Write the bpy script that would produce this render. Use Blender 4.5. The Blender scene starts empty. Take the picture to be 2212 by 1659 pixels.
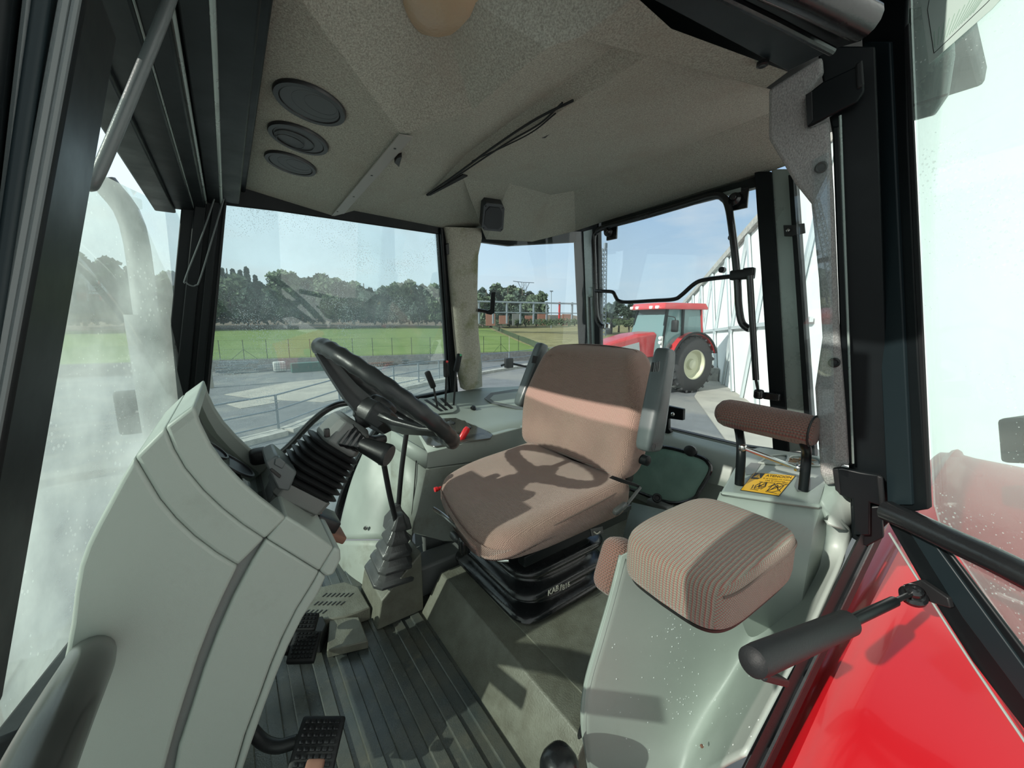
import bpy, bmesh, math, random
from mathutils import Vector as V, Matrix, noise
random.seed(7)
SC = bpy.context.scene
COL = SC.collection
# ------------------------------------------------------------------ camera
F_PX, YAW, PITCH = 831.0, math.radians(36.2), math.radians(9.3)
CAM = V((0, 0, 1.0))
FW = V((math.sin(YAW)*math.cos(PITCH), math.cos(YAW)*math.cos(PITCH), -math.sin(PITCH)))
RT = V((math.cos(YAW), -math.sin(YAW), 0))
UP = RT.cross(FW)
cd = bpy.data.cameras.new('camera')
cam = bpy.data.objects.new('camera', cd)
COL.objects.link(cam)
cd.sensor_width = 36
cd.lens = F_PX/2212*36
cd.clip_start = 0.01
cd.clip_end = 2000
m3 = Matrix((RT, UP, -FW)).transposed()
cam.matrix_world = Matrix.Translation(CAM) @ m3.to_4x4()
SC.camera = cam
# ------------------------------------------------------------------ view
SC.view_settings.view_transform = 'Standard'
SC.view_settings.look = 'None'
SC.view_settings.gamma = 1
SC.view_settings.exposure = 0.0
SC.view_settings.use_curve_mapping = False
SC.cycles.max_bounces = 10
SC.cycles.transparent_max_bounces = 16
SC.cycles.sample_clamp_indirect = 6
SC.cycles.caustics_reflective = False
SC.cycles.caustics_refractive = False
# ------------------------------------------------------------------ sun and sky
SUN = V((-0.84, 0.03, 0.455)).normalized()
sd = bpy.data.lights.new('sun', 'SUN')
sd.energy = 6.0
sd.angle = math.radians(0.6)
sd.color = (1.0, 0.95, 0.86)
so = bpy.data.objects.new('sun', sd)
COL.objects.link(so)
so.rotation_euler = (-SUN).to_track_quat('-Z', 'Y').to_euler()
so.location = (-30, 14, 24)

def build_world():
    w = bpy.data.worlds.new('sky')
    SC.world = w
    w.use_nodes = True
    nt = w.node_tree
    nt.nodes.clear()
    N = nt.nodes.new
    L = nt.links.new
    out = N('ShaderNodeOutputWorld')
    bg = N('ShaderNodeBackground')
    L(bg.outputs[0], out.inputs[0])
    tc = N('ShaderNodeTexCoord')
    sep = N('ShaderNodeSeparateXYZ')
    L(tc.outputs['Generated'], sep.inputs[0])
    ramp = N('ShaderNodeValToRGB')
    L(sep.outputs['Z'], ramp.inputs[0])
    e = ramp.color_ramp.elements
    e[0].position = 0.0
    e[0].color = (0.66, 0.78, 0.84, 1)
    e[1].position = 0.55
    e[1].color = (0.27, 0.44, 0.70, 1)
    k = e.new(0.10); k.color = (0.58, 0.74, 0.87, 1)
    k = e.new(0.28); k.color = (0.40, 0.59, 0.83, 1)
    # pale haze towards the sun
    dot = N('ShaderNodeVectorMath'); dot.operation = 'DOT_PRODUCT'
    L(tc.outputs['Generated'], dot.inputs[0])
    dot.inputs[1].default_value = (-0.90, 0.25, 0.35)
    mr = N('ShaderNodeMapRange')
    L(dot.outputs['Value'], mr.inputs[0])
    mr.inputs[1].default_value = -0.55; mr.inputs[2].default_value = 0.85
    mr.inputs[3].default_value = 0.0; mr.inputs[4].default_value = 1.0
    mx = N('ShaderNodeMixRGB')
    L(mr.outputs[0], mx.inputs[0]); L(ramp.outputs[0], mx.inputs[1])
    mx.inputs[2].default_value = (1.10, 1.28, 1.32, 1)
    # clouds, stretched along the horizon
    mp = N('ShaderNodeMapping'); mp.inputs['Scale'].default_value = (1.6, 1.6, 6.0)
    mp.inputs['Location'].default_value = (3.1, 0.4, 0.2)
    L(tc.outputs['Generated'], mp.inputs[0])
    nz = N('ShaderNodeTexNoise'); nz.inputs['Scale'].default_value = 2.2
    nz.inputs['Detail'].default_value = 7; nz.inputs['Roughness'].default_value = 0.55
    L(mp.outputs[0], nz.inputs[0])
    cr = N('ShaderNodeMapRange')
    L(nz.outputs[0], cr.inputs[0])
    cr.inputs[1].default_value = 0.50; cr.inputs[2].default_value = 0.72
    cr.inputs[3].default_value = 0.0; cr.inputs[4].default_value = 0.55
    mc = N('ShaderNodeMixRGB')
    L(cr.outputs[0], mc.inputs[0]); L(mx.outputs[0], mc.inputs[1])
    mc.inputs[2].default_value = (0.86, 0.88, 0.90, 1)
    # unseen door-side half of the sky, brightened to fill the cab
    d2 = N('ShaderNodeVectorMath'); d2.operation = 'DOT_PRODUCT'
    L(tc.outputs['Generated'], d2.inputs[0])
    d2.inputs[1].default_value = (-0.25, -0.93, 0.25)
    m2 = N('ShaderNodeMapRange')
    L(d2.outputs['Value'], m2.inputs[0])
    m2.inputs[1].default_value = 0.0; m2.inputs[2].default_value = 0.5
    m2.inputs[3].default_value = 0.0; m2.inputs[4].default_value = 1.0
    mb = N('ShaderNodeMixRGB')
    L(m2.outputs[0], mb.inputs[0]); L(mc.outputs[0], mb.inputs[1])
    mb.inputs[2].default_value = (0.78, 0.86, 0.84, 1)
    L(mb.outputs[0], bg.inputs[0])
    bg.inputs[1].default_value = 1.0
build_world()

# ------------------------------------------------------------------ pixel to place
def ray(px, py):
    return FW*F_PX + RT*(px-1106) + UP*(829.5-py)
def at(px, py, x=None, y=None, z=None, pl=None):
    r = ray(px, py)
    if pl:
        p0, n = V(pl[0]), V(pl[1])
        t = (p0-CAM).dot(n)/r.dot(n)
    elif x is not None: t = (x-CAM.x)/r.x
    elif y is not None: t = (y-CAM.y)/r.y
    else: t = (z-CAM.z)/r.z
    return CAM + r*t
def ats(pts, **k): return [at(a, b, **k) for a, b in pts]
def plane3(a, b, c):
    a, b, c = V(a), V(b), V(c)
    return (a, (b-a).cross(c-a).normalized())
FAR = plane3((0, 1.76, 0.6), (1, 1.76, 0.6), (0, 1.60, 1.42))
NEAR = plane3((0, 0.21, 0.6), (1, 0.21, 0.6), (0, 0.40, 1.45))
REAR = plane3((1.56, 0, 0.5), (1.56, 1, 0.5), (1.52, 0, 1.45))
QFAR = plane3((0.93, 1.74, 0.65), (1.56, 1.44, 0.6), (1.50, 1.40, 1.42))
QNEAR = plane3((1.12, 0.27, 0.6), (1.56, 0.50, 0.6), (1.50, 0.60, 1.42))
DOOR = plane3((1.14, 0.19, 0.5), (1.14-0.53, 0.19-0.85, 0.5), (1.05, 0.24, 1.4))

# ------------------------------------------------------------------ materials
def mat(name, col, rough=0.5, metal=0.0, spec=0.5, col2=None, nscale=30, ndetail=4, nlo=0.35, nhi=0.65,
        bump=0.0, bscale=200, coat=0.0, dirt=None, dscale=6, dlo=0.55, dhi=0.75, emit=None, rvar=0.0, stretch=None):
    m = bpy.data.materials.new(name)
    m.use_nodes = True
    nt = m.node_tree
    N = nt.nodes.new; L = nt.links.new
    b = nt.nodes['Principled BSDF']
    b.inputs['Base Color'].default_value = (*col, 1)
    b.inputs['Roughness'].default_value = rough
    b.inputs['Metallic'].default_value = metal
    b.inputs['Specular IOR Level'].default_value = spec
    b.inputs['Coat Weight'].default_value = coat
    b.inputs['Coat Roughness'].default_value = 0.08
    tc = N('ShaderNodeTexCoord')
    src = tc.outputs['Object']
    if stretch:
        mp = N('ShaderNodeMapping'); mp.inputs['Scale'].default_value = stretch
        L(src, mp.inputs[0]); src = mp.outputs[0]
    cur = None
    def noise_fac(scale, detail, lo, hi):
        n = N('ShaderNodeTexNoise'); n.inputs['Scale'].default_value = scale; n.inputs['Detail'].default_value = detail
        n.inputs['Roughness'].default_value = 0.65
        L(src, n.inputs[0])
        r = N('ShaderNodeMapRange'); L(n.outputs[0], r.inputs[0])
        r.inputs[1].default_value = lo; r.inputs[2].default_value = hi
        return r.outputs[0]
    if col2:
        mx = N('ShaderNodeMixRGB'); L(noise_fac(nscale, ndetail, nlo, nhi), mx.inputs[0])
        mx.inputs[1].default_value = (*col, 1); mx.inputs[2].default_value = (*col2, 1)
        cur = mx.outputs[0]
    if dirt:
        f = noise_fac(dscale, 6, dlo, dhi)
        mx = N('ShaderNodeMixRGB'); L(f, mx.inputs[0])
        if cur: L(cur, mx.inputs[1])
        else: mx.inputs[1].default_value = (*col, 1)
        mx.inputs[2].default_value = (*dirt, 1)
        cur = mx.outputs[0]
    if cur: L(cur, b.inputs['Base Color'])
    if rvar:
        f = noise_fac(9, 5, 0.3, 0.7)
        r = N('ShaderNodeMapRange'); L(f, r.inputs[0])
        r.inputs[3].default_value = max(0.02, rough-rvar); r.inputs[4].default_value = min(1, rough+rvar)
        L(r.outputs[0], b.inputs['Roughness'])
    if bump:
        n = N('ShaderNodeTexNoise'); n.inputs['Scale'].default_value = bscale; n.inputs['Detail'].default_value = 3
        L(src, n.inputs[0])
        bp = N('ShaderNodeBump'); bp.inputs['Strength'].default_value = bump; bp.inputs['Distance'].default_value = 0.002
        L(n.outputs[0], bp.inputs['Height']); L(bp.outputs[0], b.inputs['Normal'])
    if emit:
        b.inputs['Emission Color'].default_value = (*emit[0], 1); b.inputs['Emission Strength'].default_value = emit[1]
    return m

def fabric(name, base, red, dark, su=900, sv=1150, swap=False):
    """woven upholstery: red dashes and dark stitches in rows"""
    m = bpy.data.materials.new(name); m.use_nodes = True
    nt = m.node_tree; N = nt.nodes.new; L = nt.links.new
    b = nt.nodes['Principled BSDF']
    b.inputs['Roughness'].default_value = 0.95; b.inputs['Specular IOR Level'].default_value = 0.15
    b.inputs['Sheen Weight'].default_value = 0.25
    tc = N('ShaderNodeTexCoord'); sp = N('ShaderNodeSeparateXYZ'); L(tc.outputs['Object'], sp.inputs[0])
    sn = N('ShaderNodeSeparateXYZ'); L(tc.outputs['Normal'], sn.inputs[0])
    def M(op, a, c=None):
        n = N('ShaderNodeMath'); n.operation = op
        for i, v in enumerate((a, c)):
            if v is None: continue
            if isinstance(v, (int, float)): n.inputs[i].default_value = v
            else: L(v, n.inputs[i])
        return n.outputs[0]
    u = M('ADD', sp.outputs[0], sp.outputs[2])
    side = M('GREATER_THAN', M('ABSOLUTE', sn.outputs[1]), 0.7)
    v1 = sp.outputs[1]
    v2 = M('SUBTRACT', sp.outputs[0], sp.outputs[2])
    v = M('ADD', M('MULTIPLY', v1, M('SUBTRACT', 1.0, side)), M('MULTIPLY', v2, side))
    if swap: u, v = v, u
    nz = N('ShaderNodeTexNoise'); nz.inputs['Scale'].default_value = 14; L(tc.outputs['Object'], nz.inputs[0])
    wob = M('MULTIPLY', M('SUBTRACT', nz.outputs[0], 0.5), 0.006)
    su_ = M('SINE', M('MULTIPLY', M('ADD', u, wob), su))
    sv_ = M('SINE', M('MULTIPLY', M('ADD', v, wob), sv))
    redf = M('MULTIPLY', M('GREATER_THAN', su_, 0.55 if swap else 0.35), 0.72)
    darkf = M('MULTIPLY', M('GREATER_THAN', M('MULTIPLY', M('SINE', M('MULTIPLY', M('ADD', u, wob), su*0.5)), sv_), 0.42), 0.55)
    m1 = N('ShaderNodeMixRGB'); L(redf, m1.inputs[0]); m1.inputs[1].default_value = (*base, 1); m1.inputs[2].default_value = (*red, 1)
    m2 = N('ShaderNodeMixRGB'); L(darkf, m2.inputs[0]); L(m1.outputs[0], m2.inputs[1]); m2.inputs[2].default_value = (*dark, 1)
    n3 = N('ShaderNodeTexNoise'); n3.inputs['Scale'].default_value = 7; n3.inputs['Detail'].default_value = 5; L(tc.outputs['Object'], n3.inputs[0])
    r3 = N('ShaderNodeMapRange'); L(n3.outputs[0], r3.inputs[0]); r3.inputs[1].default_value = 0.45; r3.inputs[2].default_value = 0.75; r3.inputs[4].default_value = 0.35
    m4 = N('ShaderNodeMixRGB'); L(r3.outputs[0], m4.inputs[0]); L(m2.outputs[0], m4.inputs[1]); m4.inputs[2].default_value = (base[0]*0.75, base[1]*0.8, base[2]*0.75, 1)
    L(m4.outputs[0], b.inputs['Base Color'])
    bp = N('ShaderNodeBump'); bp.inputs['Strength'].default_value = 0.5; bp.inputs['Distance'].default_value = 0.0015
    L(M('ADD', su_, sv_), bp.inputs['Height']); L(bp.outputs[0], b.inputs['Normal'])
    return m

def glass(name, tint=(0.86, 0.95, 0.92), haze=0.05, gloss=0.07, drops=0.0, dscale=90, hazecol=(0.8, 0.85, 0.82), cap=0.3):
    """thin dusty pane: tinted see-through, mirror sheen, dust film and dried drops"""
    m = bpy.data.materials.new(name); m.use_nodes = True
    nt = m.node_tree; nt.nodes.clear(); N = nt.nodes.new; L = nt.links.new
    out = N('ShaderNodeOutputMaterial')
    tr = N('ShaderNodeBsdfTransparent'); tr.inputs[0].default_value = (*tint, 1)
    gl = N('ShaderNodeBsdfGlossy'); gl.inputs['Roughness'].default_value = 0.0
    lw = N('ShaderNodeFresnel'); lw.inputs[0].default_value = 1.45
    geo = N('ShaderNodeNewGeometry')
    mm = N('ShaderNodeMath'); mm.operation = 'MULTIPLY_ADD'; L(lw.outputs[0], mm.inputs[0]); mm.inputs[1].default_value = 1.0; mm.inputs[2].default_value = gloss-0.04
    # fresnel only from the outside face is wrong for thin panes, so keep it modest
    cl = N('ShaderNodeClamp'); L(mm.outputs[0], cl.inputs[0]); cl.inputs['Max'].default_value = cap
    m1 = N('ShaderNodeMixShader'); L(cl.outputs[0], m1.inputs[0]); L(tr.outputs[0], m1.inputs[1]); L(gl.outputs[0], m1.inputs[2])
    df = N('ShaderNodeBsdfDiffuse'); df.inputs[0].default_value = (*hazecol, 1)
    tl = N('ShaderNodeBsdfTranslucent'); tl.inputs[0].default_value = (*hazecol, 1)
    dm = N('ShaderNodeMixShader'); dm.inputs[0].default_value = 0.5; L(df.outputs[0], dm.inputs[1]); L(tl.outputs[0], dm.inputs[2])
    tc = N('ShaderNodeTexCoord')
    nz = N('ShaderNodeTexNoise'); nz.inputs['Scale'].default_value = 5; nz.inputs['Detail'].default_value = 6; L(tc.outputs['Object'], nz.inputs[0])
    hz = N('ShaderNodeMapRange'); L(nz.outputs[0], hz.inputs[0]); hz.inputs[1].default_value = 0.3; hz.inputs[2].default_value = 0.8
    hz.inputs[3].default_value = haze*0.5; hz.inputs[4].default_value = haze*1.5
    fac = hz.outputs[0]
    if drops:
        vo = N('ShaderNodeTexVoronoi'); vo.inputs['Scale'].default_value = dscale; L(tc.outputs['Object'], vo.inputs[0])
        n2 = N('ShaderNodeTexNoise'); n2.inputs['Scale'].default_value = 6; L(tc.outputs['Object'], n2.inputs[0])
        sz = N('ShaderNodeMapRange'); L(n2.outputs[0], sz.inputs[0]); sz.inputs[1].default_value = 0.42; sz.inputs[2].default_value = 0.7
        sz.inputs[3].default_value = 0.0; sz.inputs[4].default_value = 0.30
        lt = N('ShaderNodeMath'); lt.operation = 'LESS_THAN'; L(vo.outputs['Distance'], lt.inputs[0]); L(sz.outputs[0], lt.inputs[1])
        dr = N('ShaderNodeMath'); dr.operation = 'MULTIPLY_ADD'; L(lt.outputs[0], dr.inputs[0]); dr.inputs[1].default_value = drops; L(fac, dr.inputs[2])
        fac = dr.outputs[0]
    m2 = N('ShaderNodeMixShader'); L(fac, m2.inputs[0]); L(m1.outputs[0], m2.inputs[1]); L(dm.outputs[0], m2.inputs[2])
    L(m2.outputs[0], out.inputs[0])
    return m

MT = {}
MT['felt'] = mat('grey headliner felt', (0.43, 0.445, 0.385), 0.95, spec=0.1, col2=(0.23, 0.235, 0.20), nscale=330, ndetail=4, nlo=0.36, nhi=0.66, bump=0.7, bscale=420, dirt=(0.30, 0.28, 0.23), dscale=4, dlo=0.5, dhi=0.85)
MT['felt_mossy'] = mat('stained pillar felt', (0.45, 0.435, 0.37), 0.95, spec=0.1, col2=(0.29, 0.28, 0.23), nscale=220, bump=0.8, bscale=300, dirt=(0.16, 0.18, 0.08), dscale=8, dlo=0.50, dhi=0.72)
MT['felt_grey'] = mat('pillar felt', (0.40, 0.39, 0.375), 0.95, spec=0.1, col2=(0.22, 0.215, 0.21), nscale=480, nlo=0.36, nhi=0.66, bump=0.8, bscale=420, stretch=(1, 1, 0.6))
MT['panel'] = mat('sage grey moulded plastic', (0.31, 0.35, 0.32), 0.42, spec=0.45, bump=0.12, bscale=900, dirt=(0.25, 0.28, 0.245), dscale=10, dlo=0.6, dhi=0.9, rvar=0.06)
MT['panel_dirty'] = mat('dirty grey moulded plastic', (0.31, 0.345, 0.31), 0.45, spec=0.45, bump=0.2, bscale=500, dirt=(0.20, 0.21, 0.17), dscale=12, dlo=0.5, dhi=0.8, rvar=0.1)
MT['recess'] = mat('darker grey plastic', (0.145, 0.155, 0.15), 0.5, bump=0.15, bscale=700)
MT['frame'] = mat('near-black green paint', (0.005, 0.007, 0.008), 0.4, spec=0.18, coat=0.0, bump=0.03, bscale=60, rvar=0.08)
MT['door_paint'] = mat('blue-black door paint', (0.010, 0.017, 0.020), 0.42, spec=0.2, coat=0.0, rvar=0.06)
MT['steel_grey'] = mat('grey green painted steel', (0.26, 0.31, 0.29), 0.3, metal=0.2, rvar=0.1, dirt=(0.10, 0.12, 0.11), dscale=8, dlo=0.6, dhi=0.75)
MT['rubber'] = mat('matt black rubber', (0.012, 0.013, 0.014), 0.55, spec=0.25, bump=0.15, bscale=500)
MT['gloss_rubber'] = mat('shiny black moulded bellows', (0.009, 0.010, 0.011), 0.22, bump=0.14, bscale=120, rvar=0.12, spec=0.6)
MT['black_plastic'] = mat('black plastic', (0.015, 0.016, 0.017), 0.4, spec=0.3, bump=0.1, bscale=500)
MT['wheel'] = mat('soft black wheel grip', (0.017, 0.019, 0.020), 0.36, spec=0.35, rvar=0.1, bump=0.08, bscale=300)
MT['boot_grey'] = mat('grey rubber gaiter', (0.05, 0.053, 0.053), 0.36, rvar=0.12, bump=0.2, bscale=200)
MT['rail'] = mat('smooth black gloss paint', (0.010, 0.010, 0.009), 0.2, spec=0.35)
MT['chrome'] = mat('worn bright steel', (0.55, 0.55, 0.53), 0.22, metal=1.0, rvar=0.1)
MT['arm'] = mat('blue grey armrest plastic', (0.085, 0.10, 0.102), 0.35, bump=0.1, bscale=600, rvar=0.05)
MT['mat'] = mat('ribbed floor mat', (0.050, 0.060, 0.058), 0.27, col2=(0.085, 0.085, 0.068), nscale=7, ndetail=6, nlo=0.4, nhi=0.68, bump=0.25, bscale=350, rvar=0.22, dirt=(0.13, 0.125, 0.095), dscale=11, dlo=0.58, dhi=0.72)
MT['riser'] = mat('textured grey floor lining', (0.15, 0.155, 0.125), 0.5, col2=(0.11, 0.11, 0.085), nscale=20, bump=0.6, bscale=260, rvar=0.12)
MT['seatcloth'] = fabric('driver seat cloth', (0.36, 0.265, 0.215), (0.33, 0.11, 0.09), (0.09, 0.08, 0.08), su=1350, sv=1500)
MT['buddycloth'] = fabric('worn passenger seat cloth', (0.31, 0.275, 0.22), (0.40, 0.085, 0.07), (0.12, 0.11, 0.10), su=950, sv=1400, swap=True)
MT['bolstercloth'] = fabric('dark checked cloth', (0.22, 0.155, 0.125), (0.27, 0.06, 0.05), (0.05, 0.045, 0.045), su=1000, sv=950)
MT['piping'] = mat('dark seam piping', (0.14, 0.10, 0.085), 0.9)
MT['red'] = mat('glossy red bodywork', (0.40, 0.005, 0.010), 0.36, coat=0.3, spec=0.35)
MT['red_far'] = mat('red tractor paint', (0.46, 0.03, 0.035), 0.35, coat=0.4, dirt=(0.30, 0.06, 0.05), dscale=3)
MT['redplastic'] = mat('bright red plastic', (0.65, 0.02, 0.025), 0.3)
MT['green_dot'] = mat('green marker', (0.05, 0.35, 0.15), 0.4)
MT['yellow'] = mat('yellow warning label', (0.86, 0.46, 0.01), 0.4)
MT['ink'] = mat('black ink', (0.012, 0.012, 0.012), 0.5)
MT['white_ink'] = mat('pale print', (0.62, 0.60, 0.52), 0.5)
MT['lamp_lens'] = mat('yellowed ribbed lamp lens', (0.42, 0.33, 0.22), 0.15, spec=0.7, bump=0.5, bscale=150)
MT['vent'] = mat('dark grey vent plastic', (0.045, 0.050, 0.052), 0.45)
MT['vent_rim'] = mat('black vent rim', (0.02, 0.021, 0.022), 0.4)
MT['smoke'] = mat('smoked glossy tray plastic', (0.05, 0.05, 0.045), 0.12, spec=0.7, dirt=(0.16, 0.16, 0.13), dscale=14)
MT['glass'] = glass('dusty veiled side glass', tint=(0.91, 0.97, 0.96), haze=0.12, drops=0.4, dscale=150, hazecol=(0.85, 0.95, 0.95))  # dust film thickened to stand in for the reflected veil over the trees
MT['glass_clean'] = glass('clear rear glass', tint=(0.93, 0.97, 0.98), haze=0.02, gloss=0.04, cap=0.12)
MT['glass_drops'] = glass('rain spotted door glass', tint=(0.86, 0.95, 0.93), haze=0.10, drops=0.3, dscale=110, hazecol=(0.86, 0.95, 0.92))
MT['glass_wind'] = glass('dusty windscreen glass', tint=(0.78, 0.90, 0.86), haze=0.36, gloss=0.10, drops=0.1, dscale=60, hazecol=(0.78, 0.93, 0.89))
MT['glass_teal'] = glass('wet green tinted lower glass', tint=(0.55, 0.75, 0.68), haze=0.55, gloss=0.14, drops=0.6, dscale=110, hazecol=(0.55, 0.72, 0.65))
MT['lens'] = glass('instrument cluster lens', tint=(0.55, 0.6, 0.55), haze=0.02, gloss=0.25)
MT['water'] = mat('water drop', (0.55, 0.60, 0.58), 0.05, spec=0.9)
# outdoor
MT['asphalt'] = mat('grey asphalt', (0.155, 0.165, 0.175), 0.9, col2=(0.115, 0.122, 0.128), nscale=1.2, ndetail=8, bump=0.4, bscale=30, dirt=(0.20, 0.20, 0.19), dscale=0.35, dlo=0.5, dhi=0.6)
MT['concrete'] = mat('pale concrete', (0.40, 0.38, 0.33), 0.9, col2=(0.30, 0.29, 0.26), nscale=0.8, ndetail=8, dirt=(0.24, 0.23, 0.21), dscale=0.7)
MT['curb'] = mat('whitish concrete kerb', (0.48, 0.47, 0.43), 0.9, col2=(0.30, 0.30, 0.28), nscale=5)
MT['galv'] = mat('galvanised steel', (0.22, 0.26, 0.30), 0.45, metal=0.3)
MT['grass'] = mat('meadow grass', (0.155, 0.215, 0.065), 0.95, spec=0.1, col2=(0.12, 0.18, 0.05), nscale=0.25, ndetail=10, nlo=0.4, nhi=0.62)
MT['soil'] = mat('ploughed brown soil', (0.17, 0.125, 0.10), 0.95, spec=0.1, col2=(0.11, 0.10, 0.065), nscale=0.15, ndetail=9, nlo=0.42, nhi=0.6, stretch=(0.4, 2.5, 1))
MT['stubble'] = mat('stubble field', (0.26, 0.24, 0.12), 0.95, spec=0.1, col2=(0.15, 0.14, 0.07), nscale=0.5, ndetail=9, stretch=(0.5, 2, 1))
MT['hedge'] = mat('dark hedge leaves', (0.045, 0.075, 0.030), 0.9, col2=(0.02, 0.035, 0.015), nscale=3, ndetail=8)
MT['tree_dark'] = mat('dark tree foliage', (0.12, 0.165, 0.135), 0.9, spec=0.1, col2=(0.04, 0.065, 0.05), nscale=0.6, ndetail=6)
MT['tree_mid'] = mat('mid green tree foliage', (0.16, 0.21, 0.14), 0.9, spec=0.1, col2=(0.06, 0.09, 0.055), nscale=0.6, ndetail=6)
MT['bark'] = mat('tree bark', (0.09, 0.075, 0.06), 0.9)
MT['wallstone'] = mat('grey block wall', (0.19, 0.195, 0.20), 0.9, col2=(0.12, 0.12, 0.12), nscale=4)
MT['membrane'] = mat('white hall membrane', (0.93, 0.96, 0.94), 0.55, col2=(0.88, 0.92, 0.90), nscale=0.8)
MT['brace'] = mat('grey lattice brace', (0.50, 0.56, 0.57), 0.5)
MT['brick'] = mat('red brown brick', (0.26, 0.12, 0.085), 0.9)
MT['tyre'] = mat('dusty tractor tyre', (0.035, 0.036, 0.038), 0.85, bump=0.5, bscale=30)
MT['cream'] = mat('cream wheel rim', (0.52, 0.52, 0.38), 0.5)
MT['hoodgrey'] = mat('pale grey bonnet side', (0.34, 0.37, 0.37), 0.5)
MT['tglass'] = mat('reflective tractor cab glass', (0.12, 0.21, 0.21), 0.06, spec=0.8)
MT['white'] = mat('white plastic', (0.72, 0.73, 0.70), 0.5)
MT['pipe_green'] = mat('dark green sheet', (0.03, 0.10, 0.08), 0.5)
MT['rust'] = mat('rusty steel', (0.20, 0.10, 0.07), 0.8)
MT['hoodpaint'] = mat('faded pink red bonnet', (0.50, 0.22, 0.20), 0.35)
MT['exhaust'] = mat('grey exhaust metal', (0.20, 0.22, 0.22), 0.5, metal=0.3)
MT['orange'] = mat('orange lens', (0.7, 0.18, 0.01), 0.3)
MT['leaves'] = mat('dry litter', (0.20, 0.12, 0.06), 0.9)

# ------------------------------------------------------------------ object helpers
ORG = {}
def tag(o, label=None, cat=None, group=None, kind=None):
    if label: o['label'] = label
    if cat: o['category'] = cat
    if group: o['group'] = group
    if kind: o['kind'] = kind
    return o
def thing(name, label, cat, loc=(0, 0, 0), group=None):
    o = bpy.data.objects.new(name, None)
    COL.objects.link(o)
    o.empty_display_size = 0.05
    o.location = loc
    ORG[o.name] = V(loc)
    return tag(o, label, cat, group)
def copy_tree(o, parent=None):
    c = o.copy(); COL.objects.link(c)
    if parent: c.parent = parent
    for ch in list(o.children): copy_tree(ch, c)
    return c

def catmull(pts, n=8, closed=False):
    pts = [V(p) for p in pts]
    if len(pts) < 3: return pts
    out = []
    m = len(pts)
    rng = range(m) if closed else range(m-1)
    for i in rng:
        p1, p2 = pts[i], pts[(i+1) % m]
        p0 = pts[i-1] if (closed or i > 0) else p1*2-p2
        p3 = pts[(i+2) % m] if (closed or i+2 < m) else p2*2-p1
        for k in range(n):
            t = k/n
            out.append(0.5*((2*p1)+(p2-p0)*t+(2*p0-5*p1+4*p2-p3)*t*t+(3*p1-p0-3*p2+p3)*t**3))
    if not closed: out.append(pts[-1])
    return out

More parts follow.
